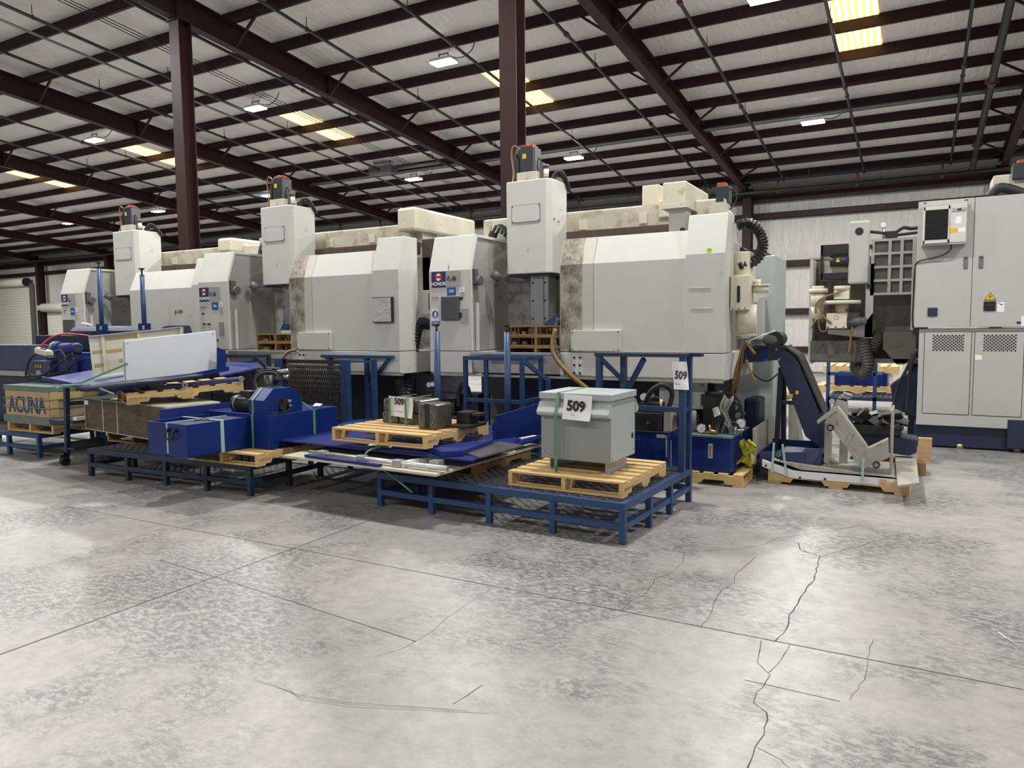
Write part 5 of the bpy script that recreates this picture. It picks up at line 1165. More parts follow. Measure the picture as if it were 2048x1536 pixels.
mesh_obj('brass_valve', MB().box(PY(1416, 858, 7.6).x-.05, PY(1416, 858, 7.6).x+.09, 7.6, 7.66, zT+.03, zT+.045).cyl(PY(1420, 862, 7.6), PY(1432, 864, 7.6), .02, 8).cyl(PY(1420, 850, 7.62), PY(1420, 866, 7.62), .012, 8), 'brass', t)
mesh_obj('cross_fitting', MB().cyl(PY(1465, 862, 7.62), PY(1488, 860, 7.62), .014, 8).cyl(PY(1470, 870, 7.62), PY(1470, 855, 7.62), .016, 8), 'steel', t)
for k, pts in enumerate(([(1452, 790), (1440, 800), (1434, 830), (1440, 866)], [(1450, 786), (1470, 790), (1482, 810), (1486, 835)], [(1455, 830), (1475, 822), (1490, 828), (1478, 838), (1460, 842)], [(1448, 866), (1455, 850), (1470, 845), (1480, 858)], [(1440, 862), (1445, 848), (1452, 850), (1456, 866)], [(1460, 800), (1472, 805), (1480, 815), (1470, 825)])):
    mesh_obj('hose', MB().tube([PY(x, y, 7.66+.04*(k % 3)) for x, y in pts], .013, 7), 'rubber', t)
mesh_obj('oily_rag', rag(PY(1453, 823, 7.60), .11, .30, 5), 'grey_cloth', t)
single('paper_tag', sheet(PY(1433, 823, 7.55), .07, .09, (1, 0, .5), (-.4, 0, 1), .02), 'plate_grey', 'grey tag wired to the hydraulic hoses', 'tag')
yc = PY(1492, 900, 7.75)
mb = rag(yc+V((0, 0, -.03)), .16, .24, 9)
mb2 = rag(yc+V((.04, -.03, .03)), .12, .14, 4); mb.add(mb2.v, mb2.f, True)
single('yellow_glove', mb, 'yellow_cloth', 'crumpled yellow cloth hanging at the right hydraulic tank', 'cloth')
t = thing('hydraulic_tank', 'blue hydraulic tank marked 509 behind the transformer', 'tank', (-2.9, 7.2, .0))
Y1 = 7.02
zT = PY(1310, 866, Y1).z; x0, x1 = PY(1258, 900, Y1).x-.5, PY(1335, 900, Y1).x
bd = mesh_obj('body', MB().box(x0, x1, Y1, 7.48, .04, zT), 'blue', t, bev=.006)
mesh_obj('foot', MB().box(x0, x0+.08, Y1+.02, 7.45, 0, .04).box(x1-.08, x1, Y1+.02, 7.45, 0, .04), 'blue', t)
mesh_obj('top_plate', MB().box(x0-.01, x1+.01, Y1-.01, 7.49, zT, zT+.012), 'navy', t)
text('chalk_number', '509', bd, (PY(1271, 876, Y1).x, Y1-.001, PY(1271, 876, Y1).z), (1, 0, 0), (0, 0, 1), .07, 'sticker_blue')
c = PY(1322, 872, Y1); mesh_obj('label', MB().box(c.x-.045, c.x+.045, Y1-.003, Y1, c.z-.02, c.z+.016), 'paper', bd)
for px_ in (1333, 1345): 
    c = PY(px_, 890, Y1); mesh_obj('level_tube', MB().box(c.x-.006, c.x+.006, Y1-.006, Y1, c.z-.12, c.z+.10) if px_ == 1333 else MB().box(x1, x1+.006, Y1+.1, Y1+.115, .12, zT-.08), 'plate_grey', bd)
c = PY(1296, 845, Y1+.05)
fn = mesh_obj('pump_motor', MB().box(c.x-.15, c.x+.14, Y1+.05, Y1+.35, zT+.012, c.z+.10), 'black', t, bev=.01)
for r_ in (.03, .055, .08): mesh_obj('fan_ring', MB().ring((c.x, Y1+.05, c.z), (0, -1, 0), r_, r_+.006, .008, 24), 'dark_steel', fn)
mesh_obj('fan_hub', MB().cyl((c.x, Y1+.05, c.z), (c.x, Y1+.035, c.z), .014, 12), 'steel', fn)
for k in range(4): mesh_obj('fan_spoke', MB().bar((c.x, Y1+.045, c.z), (c.x+.09*math.cos(k*math.pi/2+.3), Y1+.045, c.z+.09*math.sin(k*math.pi/2+.3)), .006), 'dark_steel', fn)
mesh_obj('pump_head', MB().box(c.x+.15, c.x+.23, Y1+.08, Y1+.28, zT+.01, c.z+.12), 'tray', t, bev=.006)
mesh_obj('accumulator', MB().cyl((c.x+.36, Y1+.2, zT+.02), (c.x+.36, Y1+.2, c.z+.12), .09, 16), 'servo_grey', t)
gauge(t, PY(1287, 794, 7.15), .04); gauge(t, PY(1301, 792, 7.18), .038)
mesh_obj('valve_stack', MB().box(c.x-.12, c.x+.10, Y1+.1, Y1+.3, c.z+.10, c.z+.19), 'dark_steel', t)
mesh_obj('hose', MB().tube([(c.x-.05, Y1+.12, c.z+.2), (c.x+.02, Y1+.1, c.z+.32), (c.x+.12, Y1+.14, c.z+.38), (c.x+.2, Y1+.2, c.z+.30), (c.x+.17, Y1+.2, c.z+.15)], .026, 8).tube([(c.x-.03, Y1+.09, c.z+.16), (c.x+.02, Y1+.08, c.z+.24), (c.x+.09, Y1+.09, c.z+.25), (c.x+.13, Y1+.1, c.z+.16)], .010, 7), 'rubber', t)
mesh_obj('brass_cock', MB().cyl((c.x+.13, Y1+.06, c.z+.12), (c.x+.13, Y1+.06, c.z+.24), .014, 8), 'brass', t)
# electrical boxes under the nearest lathe apron (between the tanks)
Yb = 7.95
x0, x1 = PY(1325, 790, Yb).x, PY(1416, 790, Yb).x
t = thing('control_box', 'light grey control box mounted below the nearest lathe apron', 'box', ((x0+x1)/2, Yb, .5))
mesh_obj('body', MB().box(x0, x1, Yb-.12, Yb-.02, PY(1370, 815, Yb).z, 1.05), 'cab', t, bev=.006)
mesh_obj('door', MB().box(x0+.05, x1-.12, Yb-.128, Yb-.12, PY(1370, 808, Yb).z, 1.0), 'plate_grey', t, bev=.003)
bolts('hinge', [(x1-.03, Yb-.12, 1.0), (x1-.03, Yb-.12, .62)], (0, -1, 0), .01, 'black', t)
t = thing('hydraulic_unit', 'black pump unit with hoses below the nearest lathe left guard', 'pump', (PY(905, 800, 7.75).x, 7.75, 0))
c = PY(900, 805, 7.7)
mesh_obj('frame', MB().box(c.x-.5, c.x+.45, 7.65, 8.2, 0, .35).box(c.x+.15, c.x+.42, 7.7, 8.0, .35, c.z+.12), 'black', t, bev=.01)
mesh_obj('motor', MB().cyl((c.x-.38, 7.75, c.z-.06), (c.x+.1, 7.75, c.z-.06), .11, 18), 'dark_steel', t)
mesh_obj('pipe_rail', MB().tube([(c.x-.45, 7.68, c.z-.2), (c.x-.45, 7.68, c.z+.12), (c.x-.3, 7.68, c.z+.14), (c.x+.3, 7.68, c.z+.12)], .014, 7), 'black', t)
mesh_obj('hose', MB().tube([(c.x+.15, 7.68, c.z-.05), (c.x+.16, 7.67, c.z+.15), (c.x+.22, 7.67, c.z+.24), (c.x+.29, 7.68, c.z+.18), (c.x+.3, 7.7, c.z)], .03, 8).tube([(c.x-.2, 7.68, c.z), (c.x-.1, 7.66, c.z+.1), (c.x, 7.68, c.z+.02)], .012, 7), 'rubber', t)
gauge(t, (c.x-.30, 7.66, c.z+.22), .035); gauge(t, (c.x-.24, 7.66, c.z+.23), .035)

# ================================================================ right: chip conveyor on a pallet with cream trays
pc = V((-.68, 8.30, 0))
pallet('long pine pallet under the chip conveyor and cream trays', pc, RAD(90)+RAD(-1.5), (.9, 1.30, 1.15))
zq = .125*1.15
t = thing('base_tray', 'long white steel tray under the chip conveyor', 'tray', (-.6, 8.0, zq))
Yt = 7.84
def pz2(x, y): return PY(x, y, Yt)
P = [pz2(1505, 922), pz2(1522, 932), pz2(1580, 955), pz2(1660, 958), pz2(1810, 974), pz2(1810, 962), pz2(1665, 946), pz2(1590, 941), pz2(1524, 921)]
mesh_obj('front_edge', MB().prism([pz2(1524, 933), pz2(1582, 956), pz2(1812, 974), pz2(1812, 960), pz2(1586, 941), pz2(1524, 919)], (0, .03, 0)), 'white_clean', t, bev=.003)
fz = pz2(1660, 950).z
mesh_obj('bed', MB().prism([V((-1.30, Yt, zq+.10)), V((-1.02, Yt, zq+.012)), V((-.02, Yt, zq+.012)), V((.02, 8.65, zq+.012)), V((-1.0, 8.65, zq+.012)), V((-1.3, 8.65, zq+.10))], (0, 0, .014)), 'tray', t)
ep = mesh_obj('end_plate', MB().prism([PY(1505, 928, 7.86), PY(1505, 857, 7.86), PX(1552, 827, PY(1505, 857, 7.86).x), PX(1552, 875, PY(1505, 857, 7.86).x)], (.02, 0, 0)), 'tray', t)
for i, px_ in enumerate((1532, 1600, 1650, 1798)):
    c = pz2(px_, [931, 955, 958, 970][i]); mesh_obj('bolt', MB().cyl(c, c+V((0, -.012, 0)), .012, 8), 'black', t)
mesh_obj('end_flap', MB().prism([PZ(1795, 975, zq+.03), PZ(1838, 970, zq+.03), PZ(1832, 917, zq+.03), PZ(1790, 915, zq+.03)], (0, 0, .02)), 'tray', t)
# the conveyor itself
t = thing('chip_conveyor', 'navy blue chip conveyor with a tall inclined neck', 'conveyor', (-1.0, 8.2, zq+.03))
Y2 = 8.05
def q2(x, y, Y=Y2): return PY(x, y, Y)
hop = [q2(1519, 903, 7.95), q2(1519, 922, 7.95), q2(1530, 935, 7.95), q2(1600, 943, 7.95), q2(1630, 940, 7.95), q2(1642, 925, 7.95), q2(1645, 895, 7.95), q2(1612, 905, 7.95)]
mesh_obj('hopper', MB().prism(hop, (0, .02, 0)), 'slate_blue', t)
zr_ = q2(1519, 903, 7.95).z; xl_, xr_ = q2(1519, 903, 7.95).x, q2(1642, 903, 7.95).x; zb_ = q2(1560, 940, 7.95).z
mesh_obj('hopper_wall', MB().box(xl_, xl_+.02, 7.97, 8.75, zb_, zr_).box(xl_, xr_, 8.73, 8.75, zb_, zr_+.03).box(xl_, xr_, 7.97, 8.75, zb_-.015, zb_), 'blue', t)
mesh_obj('cover_sheet', MB().prism([V((xl_+.12, 8.03, zr_-.02)), V((xl_+.58, 8.0, zr_-.02)), V((xl_+.62, 8.45, zr_-.01)), V((xl_+.2, 8.45, zr_-.01))], (0, 0, .006)), 'blue_grey', t)
bolts('hub', [q2(1558, 908, 7.945), q2(1558, 921, 7.945)], (0, -1, 0), .028, 'dark_steel', t, .03)
mesh_obj('hub_ring', MB().ring(q2(1558, 908, 7.945)+V((0, -.03, 0)), (0, -1, 0), .012, .024, .004, 16).ring(q2(1558, 921, 7.945)+V((0, -.03, 0)), (0, -1, 0), .012, .024, .004, 16), 'steel', t)
mesh_obj('slot_plate', MB().prism([q2(1612, 900, 7.94), q2(1640, 898, 7.94), q2(1640, 908, 7.94), q2(1622, 930, 7.94), q2(1614, 930, 7.94)], (0, -.004, 0)), 'blue_grey', t)
Y3 = 8.45
neck = [q2(1560, 735, Y3), q2(1555, 720, Y3), q2(1478, 727, Y3), q2(1481, 697, Y3), q2(1570, 695, Y3), q2(1593, 712, Y3), q2(1600, 722, Y3), q2(1646, 828, Y3), q2(1646, 900, Y3), q2(1610, 872, Y3)]
mesh_obj('neck', MB().prism(neck, (0, .40, 0)), 'navy', t, bev=.006)
mesh_obj('neck_cover', MB().prism([q2(1572, 693, Y3), q2(1595, 709, Y3), q2(1602, 720, Y3), q2(1648, 826, Y3), q2(1640, 826, Y3), q2(1596, 722, Y3), q2(1588, 712, Y3), q2(1566, 697, Y3)], (0, .42, 0)), 'dark_steel', t)
mesh_obj('head_plate', MB().prism([q2(1519, 693, Y3-.01), q2(1535, 692, Y3-.01), q2(1532, 722, Y3-.01), q2(1520, 724, Y3-.01)], (0, -.01, 0)), 'blue', t)
bolts('bolt', [q2(1553, 699, Y3), q2(1532, 719, Y3), q2(1558, 719, Y3)], (0, -1, 0), .014, 'steel', t)
mesh_obj('label', MB().box(q2(1594, 785, Y3).x-.015, q2(1594, 785, Y3).x+.015, Y3-.004, Y3, q2(1594, 785, Y3).z-.02, q2(1594, 785, Y3).z+.02).box(q2(1583, 790, Y3).x-.012, q2(1583, 790, Y3).x+.012, Y3-.004, Y3, q2(1583, 790, Y3).z-.03, q2(1583, 790, Y3).z+.01), 'sign_yellow', t)
mesh_obj('stand_leg', MB().bar(q2(1562, 735, 8.6), V((q2(1553, 865, 8.6).x, 8.6, zq+.03)), .05).bar(q2(1568, 735, 8.75), V((q2(1568, 865, 8.75).x, 8.75, zq+.03)), .05).bar(q2(1560, 803, 8.6), q2(1605, 808, 8.6), .04), 'navy', t)
mesh_obj('top_frame', MB().box(q2(1483, 694, Y3).x, q2(1572, 694, Y3).x, Y3-.02, Y3+.42, q2(1520, 696, Y3).z, q2(1520, 691, Y3).z), 'dark_steel', t)
dm = q2(1553, 678, 8.55)
mo = mesh_obj('drive_motor', MB().cyl(dm+V((0, -.12, 0)), dm+V((0, .2, 0)), .085, 18).box(dm.x-.13, dm.x+.12, dm.y-.1, dm.y+.2, dm.z-.11, dm.z-.07), 'black', t)
mesh_obj('wrapping', MB().dome(dm+V((-.05, -.10, -.01)), .1, 12, 7, ax=(.09, .06, .06)), 'plastic_wrap', mo)
mesh_obj('junction', MB().bar(q2(1485, 684, 8.5), q2(1500, 690, 8.5), .09, .05), 'tray', t)
mesh_obj('drive_cable', MB().tube([q2(1490, 692, 8.4), q2(1496, 730, 8.38), q2(1512, 752, 8.38), q2(1535, 762, 8.38), q2(1555, 748, 8.4)], .009, 6).tube([q2(1498, 688, 8.42), q2(1512, 698, 8.42), q2(1540, 690, 8.42)], .012, 6), 'black', t)
# cream trays standing and lying on the base tray
t = thing('tray_section', 'standing cream tray section with open front, behind the wheeled tray', 'tray', (-.5, 8.1, zq+.03))
Y4 = 8.0
xa, xb = PY(1648, 930, Y4).x, PY(1782, 940, Y4).x; z0_, z1_ = PY(1650, 942, Y4).z, PY(1650, 845, Y4).z
zlo = zq+.03
mesh_obj('side', MB().prism([V((xa, Y4, z1_)), V((xa, Y4, zlo+.06)), V((xa+.05, Y4, zlo)), V((xa+.05, Y4+.6, zlo)), V((xa, Y4+.6, zlo+.06)), V((xa, Y4+.6, z1_))], (.015, 0, 0)), 'tray', t)
mesh_obj('side', MB().box(xb-.015, xb, Y4, Y4+.6, zlo, PY(1782, 822, Y4).z), 'tray', t)
mesh_obj('bottom', MB().box(xa+.04, xb, Y4, Y4+.6, zlo, zlo+.012), 'tray', t)
mesh_obj('front_flange', MB().box(xa, xa+.05, Y4-.01, Y4+.012, zlo+.06, z1_).box(xa+.05, xb, Y4-.01, Y4+.012, zlo, zlo+.045), 'tray', t)
t = thing('wheeled_tray', 'cream V-shaped tray with two small wheels, strapped in front', 'tray', (-.55, 7.85, zlo))
Y5 = 7.86
tr = [(1660, 833), (1667, 820), (1673, 815), (1733, 900), (1777, 880), (1778, 915), (1725, 938), (1722, 938)]
mesh_obj('long_leg', MB().prism([PY(x, y, Y5) for x, y in ((1648, 835), (1655, 826), (1722, 925), (1724, 940))], (0, .02, 0)).prism([PY(x, y, Y5+.02) for x, y in ((1655, 828), (1672, 816), (1735, 898), (1727, 935))], (0, .015, 0)), 'tray', t, bev=.002)
mesh_obj('long_side', MB().prism([PY(1672, 815, Y5+.03), PY(1735, 898, Y5+.03), PY(1736, 894, Y5+.35), PY(1676, 812, Y5+.35)], (.008, 0, .008)), 'tray', t)
mesh_obj('short_leg', MB().prism([PY(x, y, Y5) for x, y in ((1724, 940), (1733, 900), (1777, 880), (1778, 915))], (0, .015, 0)).prism([PY(1733, 900, Y5+.01), PY(1777, 880, Y5+.01), PY(1776, 876, Y5+.3), PY(1734, 896, Y5+.3)], (0, 0, .008)), 'tray', t)
mesh_obj('top_wing', MB().prism([PY(x, y, Y5-.01) for x, y in ((1633, 842), (1636, 848), (1672, 822), (1668, 814))], (0, .12, 0)), 'tray', t)
mesh_obj('cross_rib', MB().prism([PY(x, y, Y5-.006) for x, y in ((1690, 888), (1695, 893), (1706, 866), (1701, 861))], (0, .01, 0)), 'tray', t)
for c in (PY(1661, 855, Y5-.02), PY(1753, 929, Y5-.02)):
    wh = mesh_obj('wheel', MB().cyl(c, c+V((0, -.03, 0)), .034, 20), 'rubber', t)
    mesh_obj('wheel_hub', MB().cyl(c+V((0, -.03, 0)), c+V((0, -.036, 0)), .020, 16), 'steel', wh)
t = thing('tray_section', 'stacked cream tray ends peeking above the wheeled tray', 'tray', (-.7, 8.35, zlo))
for k in range(3):
    a = PY(1660+14*k, 818-9*k, 8.25+.02*k); b = PY(1695+6*k, 796-2*k, 8.25+.02*k)
    mesh_obj('tray_end', MB().prism([PY(1676+5*k, 795-5*k, 8.3), PY(1694+5*k, 800-5*k, 8.3), PY(1694+5*k, 803-5*k, 8.3), PY(1676+5*k, 798-5*k, 8.3)], (0, .1, 0)), 'tray', t)
mesh_obj('tray_wall', MB().prism([PY(1662, 818, 8.3), PY(1677, 796, 8.3), PY(1696, 800, 8.3), PY(1696, 880, 8.3), PY(1680, 880, 8.3), PY(1680, 812, 8.3)], (0, .02, 0)).box(PY(1680, 850, 8.3).x, PY(1696, 850, 8.3).x, 8.3, 8.4, zlo+.012, PY(1690, 880, 8.3).z), 'tray', t)
mesh_obj('tray_roller', MB().cyl(PY(1664, 803, 8.29), PY(1664, 803, 8.33), .03, 14), 'galv', t)
for k, (a, b, lb) in enumerate((((1548, 885), (1544, 944), 'left pale green strap over the conveyor hopper'), ((1565, 888), (1573, 950), 'second pale green strap over the conveyor hopper'), ((1727, 915), (1724, 965), 'pale green strap over the wheeled tray'))):
    single('strap_band', MB().bar(PY(*a, 7.80), PY(*b, 7.79), .022, .003, (0, 1, 0)), 'strap_pale', lb, 'strap')
# dark bag of parts, spare blue trough and timber behind the tray
cc = PY(1755, 835, 8.95)
mb = MB(); rg_ = random.Random(5)
for k in range(22):
    p = cc+V((rg_.uniform(-.26, .22), rg_.uniform(-.12, .12), rg_.uniform(-.13, .05))); d = V((rg_.uniform(.5, 1), rg_.uniform(-.3, .3), rg_.uniform(-.5, .5))).normalized()
    mb.bar(p-d*.09, p+d*.09, rg_.uniform(.04, .12), rg_.uniform(.02, .06), (0, rg_.uniform(-1, 1), 1))
mb.box(cc.x-.28, cc.x+.24, cc.y-.12, cc.y+.12, .44, cc.z-.08)
single('cover_bag', mb, 'black', 'black crumpled bellows lying on the blue trough', 'bellows')
single('spare_trough', MB().prism([PY(1700, 855, 8.9), PY(1835, 880, 8.9), PY(1833, 905, 8.9), PY(1820, 912, 8.9), PY(1690, 895, 8.9)], (0, .35, 0)), 'navy', 'long navy trough lying behind the cream trays', 'trough', bev=.01)
single('support_pallet', MB().box(-.65, .10, 8.95, 9.25, 0, .14), 'wood_old', 'timber bearers under the navy trough', 'timber')
single('timber_block', MB().box(PY(1836, 890, 9.9).x, PY(1864, 890, 9.9).x, 9.9, 10.0, 0, PY(1850, 877, 9.9).z), 'plywood', 'square chipboard timber block beside the navy trough', 'block')

# ================================================================ right machine seen from its cabinet side
t = thing('grinding_machine', 'tall light grey machine with twin-door electrical cabinet at the right edge', 'machine', (.6, 11, 0))
Yk = 11.0
up = MB().box(-.06, 2.2, Yk+.02, 11.75, 1.59, 3.20); mesh_obj('upper_cabinet', up, 'cab', t, bev=.01)
d1_ = mesh_obj('cabinet_door', MB().box(-.065, .553, Yk, Yk+.02, 1.59, 3.215), 'cab', t, bev=.004)
d2_ = mesh_obj('cabinet_door', MB().box(.56, 1.35, Yk, Yk+.02, 1.59, 3.215), 'cab', t, bev=.004)
for dd, xh in ((d1_, .48), (d2_, .645)):
    mesh_obj('handle', MB().box(xh-.024, xh+.024, Yk-.012, Yk, 2.33, 2.485), 'steel', dd, bev=.005)
    mesh_obj('lock', MB().cyl((xh, Yk-.012, 2.46), (xh, Yk-.018, 2.46), .012, 10), 'black', dd)
lo_ = mesh_obj('lower_cabinet', MB().box(-.01, 2.2, Yk+.05, 11.75, .30, 1.57), 'cab', t, bev=.006)
mesh_obj('base', MB().box(-.03, 2.2, Yk+.12, 11.75, .02, .30).box(1.0, 1.3, Yk+.04, Yk+.2, .05, .42), 'navy', t, bev=.01)
for xx in (.5, 1.12): mesh_obj('levelling_foot', MB().cyl((xx, Yk+.16, 0), (xx, Yk+.16, .06), .05, 14), 'brass', t)
for x0, x1 in ((.058, .576), (.618, 1.135)):
    dd = mesh_obj('access_door', MB().box(x0, x1, Yk+.042, Yk+.05, .46, 1.525), 'cab', t, bev=.003)
    mesh_obj('door_gap', MB().box(x0-.006, x0, Yk+.046, Yk+.052, .455, 1.53).box(x1, x1+.006, Yk+.046, Yk+.052, .455, 1.53).box(x0, x1, Yk+.046, Yk+.052, 1.525, 1.531).box(x0, x1, Yk+.046, Yk+.052, .454, .46), 'ink', dd)
    g = MB()
    for j in range(11):
        for i in range(9 if j % 2 == 0 else 8):
            cx = x0+.10+(.33/8)*(i+.5*(j % 2)); czz = 1.29+j*.0192
            g.prism([(cx-.014, Yk+.0418, czz), (cx, Yk+.0418, czz-.014), (cx+.014, Yk+.0418, czz), (cx, Yk+.0418, czz+.014)], (0, -.001, 0))
    mesh_obj('vent_perforation', g, 'ink', dd)
mesh_obj('warning_label', MB().box(.625, .70, Yk+.039, Yk+.042, 1.17, 1.25), 'paper', t); mesh_obj('label_header', MB().box(.625, .70, Yk+.0385, Yk+.0395, 1.235, 1.25), 'sign_yellow', t)
ac = mesh_obj('air_conditioner', MB().box(-.02, .475, Yk-.13, Yk, 2.635, 3.16), 'cab', t, bev=.008)
mesh_obj('ac_panel', MB().box(.285, .468, Yk-.138, Yk-.13, 2.66, 3.14), 'white', ac, bev=.003)
mesh_obj('ac_frame', MB().box(.0, .285, Yk-.15, Yk-.13, 2.66, 2.70).box(.0, .285, Yk-.15, Yk-.13, 3.08, 3.12).box(-.005, .015, Yk-.15, Yk-.13, 2.66, 3.12).box(.27, .285, Yk-.15, Yk-.13, 2.66, 3.12), 'white', ac)
mesh_obj('ac_grille', MB().box(.015, .27, Yk-.135, Yk-.13, 2.70, 3.08), 'grille', ac)
for k in range(18): mesh_obj('louvre', MB().box(.015, .27, Yk-.145, Yk-.138, 2.705+.021*k, 2.715+.021*k), 'grille', ac)
mesh_obj('ac_display', MB().box(.31, .46, Yk-.146, Yk-.138, 3.04, 3.085), 'plate_grey', ac, bev=.008); mesh_obj('ac_screen', MB().box(.365, .41, Yk-.148, Yk-.146, 3.052, 3.073), 'black', ac)
mesh_obj('ac_label', MB().box(.29, .375, Yk-.1395, Yk-.138, 2.78, 2.835), 'sign_yellow', ac); mesh_obj('ac_sticker', MB().box(.35, .41, Yk-.1395, Yk-.138, 2.89, 2.98).box(.385, .46, Yk-.1395, Yk-.138, 2.785, 2.835), 'paper', ac)
mesh_obj('ac_eyebolt', MB().ring((.01, Yk-.06, 3.175), (0, 1, 0), .008, .018, .008, 10).ring((.46, Yk-.06, 3.175), (0, 1, 0), .008, .018, .008, 10), 'black', ac)
mesh_obj('ac_cable', MB().tube([(.31, Yk-.07, 2.635), (.31, Yk-.08, 2.58), (.24, Yk-.06, 2.52), (.1, Yk-.03, 2.48), (-.04, Yk-.02, 2.45), (-.08, Yk+.02, 2.40)], .010, 6), 'black', t)
mesh_obj('rear_conduit', MB().tube([(-.085, Yk+.05, 2.4), (-.09, Yk+.05, 1.9), (-.09, Yk+.05, 1.65), (-.05, Yk+.05, 1.5), (0.0, Yk+.1, 1.42)], .012, 6), 'black', t)
wt = mesh_obj('hazard_sign', MB().prism([(.69, Yk-.003, 1.925), (.825, Yk-.003, 1.925), (.757, Yk-.003, 2.03)], (0, .003, 0)), 'sign_yellow', t)
mesh_obj('hazard_border', MB().bar((.694, Yk-.004, 1.928), (.821, Yk-.004, 1.928), .002, .006, (0, 0, 1)).bar((.694, Yk-.004, 1.928), (.757, Yk-.004, 2.026), .002, .006, (0, 1, 0)).bar((.821, Yk-.004, 1.928), (.757, Yk-.004, 2.026), .002, .006, (0, 1, 0)), 'ink', wt)
mesh_obj('hazard_bolt', MB().prism([(.762, Yk-.004, 2.0), (.745, Yk-.004, 1.968), (.757, Yk-.004, 1.97), (.748, Yk-.004, 1.938), (.772, Yk-.004, 1.978), (.760, Yk-.004, 1.976)], (0, -.001, 0)), 'ink', wt)
ms = mesh_obj('main_switch', MB().box(.692, .82, Yk-.012, Yk, 1.79, 1.912), 'black', t, bev=.004)
mesh_obj('switch_knob', MB().cyl((.757, Yk-.012, 1.85), (.757, Yk-.03, 1.85), .036, 18).bar((.727, Yk-.034, 1.85), (.792, Yk-.034, 1.855), .014), 'servo', ms)
sn = mesh_obj('notice_sticker', MB().box(.835, .91, Yk-.002, Yk, 1.775, 1.915), 'paper', t); mesh_obj('notice_print', MB().box(.838, .907, Yk-.003, Yk-.002, 1.905, 1.912).bar((.845, Yk-.003, 1.895), (.865, Yk-.003, 1.87), .006, .002, (0, 1, 0)).box(.868, .895, Yk-.003, Yk-.002, 1.862, 1.876), 'ink_grey', sn)
mesh_obj('socket', MB().box(.078, .19, Yk-.02, Yk, 1.735, 1.845), 'navy', t, bev=.015)
mesh_obj('brand_sticker', MB().box(1.045, 1.09, Yk-.002, Yk, 1.625, 1.655), 'honor_blue', t); mesh_obj('brand_sticker', MB().box(1.09, 1.16, Yk-.002, Yk, 1.60, 1.72), 'paper', t)
# drive on top right of the cabinet
mesh_obj('top_casting', MB().box(.75, 1.4, 11.2, 11.7, 3.2, 3.5), 'creamdirty', t, bev=.02)
mesh_obj('servo_motor', MB().box(.95, 1.2, 11.15, 11.4, 3.42, 3.62), 'servo', t, bev=.01); mesh_obj('motor_cap', MB().box(1.0, 1.15, 11.18, 11.35, 3.62, 3.66), 'orange_red', t)
mesh_obj('cable_chain', MB().tube([(.72, 11.12, 3.22), (.80, 11.1, 3.32), (.92, 11.1, 3.30), (1.08, 11.1, 3.22)], .06, 6, 4), 'rubber', t)
# working enclosure left of the cabinet
Ye = 11.75
mesh_obj('enclosure_back', MB().box(-1.43, -.02, Ye+.35, Ye+.4, 1.08, 2.60), 'enclosure_dark', t)
mesh_obj('enclosure_post', MB().box(-1.46, -1.41, Ye, Ye+.4, 1.05, 2.60), 'cab', t); mesh_obj('enclosure_post', MB().box(-.70, -.60, Ye-.02, Ye+.03, 1.45, 2.5), 'cab', t); mesh_obj('enclosure_post', MB().box(-.12, -.07, Ye-.05, Ye+.3, 1.55, 2.10), 'cab', t)
mesh_obj('enclosure_floor', MB().box(-1.43, .0, Ye, Ye+.6, 1.08, 1.14).box(-1.43, -.6, Ye-.01, Ye+.01, 1.10, 1.40), 'enclosure_dark', t)
mesh_obj('enclosure_top_rail', MB().box(-1.45, -1.1, Ye, Ye+.05, 2.60, 2.63), 'galv', t)
mesh_obj('bed_casting', MB().box(-.9, .1, Ye+.45, Ye+1.3, 1.15, 2.0), 'navy', t, bev=.02)
mesh_obj('tall_cover', MB().box(-.935, -.665, Ye-.10, Ye+.12, 2.22, 3.11), 'cab', t, bev=.03)
mesh_obj('round_port', MB().cyl((-.80, Ye-.10, 2.96), (-.80, Ye-.104, 2.96), .055, 24), 'black', t)
sb = mesh_obj('spindle_box', MB().box(-1.285, -.93, Ye+.02, Ye+.06, 2.30, 2.79), 'creamdirty', t); mesh_obj('spindle_box_rim', MB().box(-1.30, -.92, Ye-.06, Ye+.06, 2.66, 2.80).box(-1.30, -.92, Ye-.06, Ye+.06, 2.30, 2.39).box(-1.31, -1.28, Ye-.06, Ye+.06, 2.3, 2.8), 'black', sb)
mesh_obj('spindle_motor', MB().cyl((-1.18, Ye-.03, 2.56), (-.93, Ye-.03, 2.56), .08, 16), 'servo', sb); mesh_obj('motor_sign', MB().prism([(-1.10, Ye-.112, 2.54), (-1.04, Ye-.112, 2.54), (-1.07, Ye-.112, 2.60)], (0, -.003, 0)), 'sign_yellow', sb)
gp = mesh_obj('filter_panel', MB().box(-.645, -.07, Ye+.02, Ye+.03, 2.05, 2.83), 'filter', t)
for x in (-.645, -.475, -.395, -.27, -.16, -.09): pass
for (x0, x1) in ((-.645, -.60), (-.425, -.385), (-.275, -.235), (-.125, -.06)): mesh_obj('filter_mullion', MB().box(x0, x1, Ye-.02, Ye+.03, 2.05, 2.84), 'tray', gp)
for k in range(5): mesh_obj('filter_transom', MB().box(-.645, -.06, Ye-.018, Ye+.028, 2.05+.19*k, 2.085+.19*k), 'tray', gp)
for z in (2.18, 2.74): mesh_obj('hinge', MB().box(-.69, -.63, Ye-.05, Ye-.02, z-.03, z+.03), 'black', t)
gauge(t, (-.50, Ye+.05, 3.05), .045); mesh_obj('gauge_stem', MB().cyl((-.50, Ye+.06, 2.85), (-.50, Ye+.06, 3.01), .010, 8), 'steel', t)
mesh_obj('manifold', MB().box(-.48, -.32, Ye, Ye+.12, 2.85, 2.95), 'black', t, bev=.01)
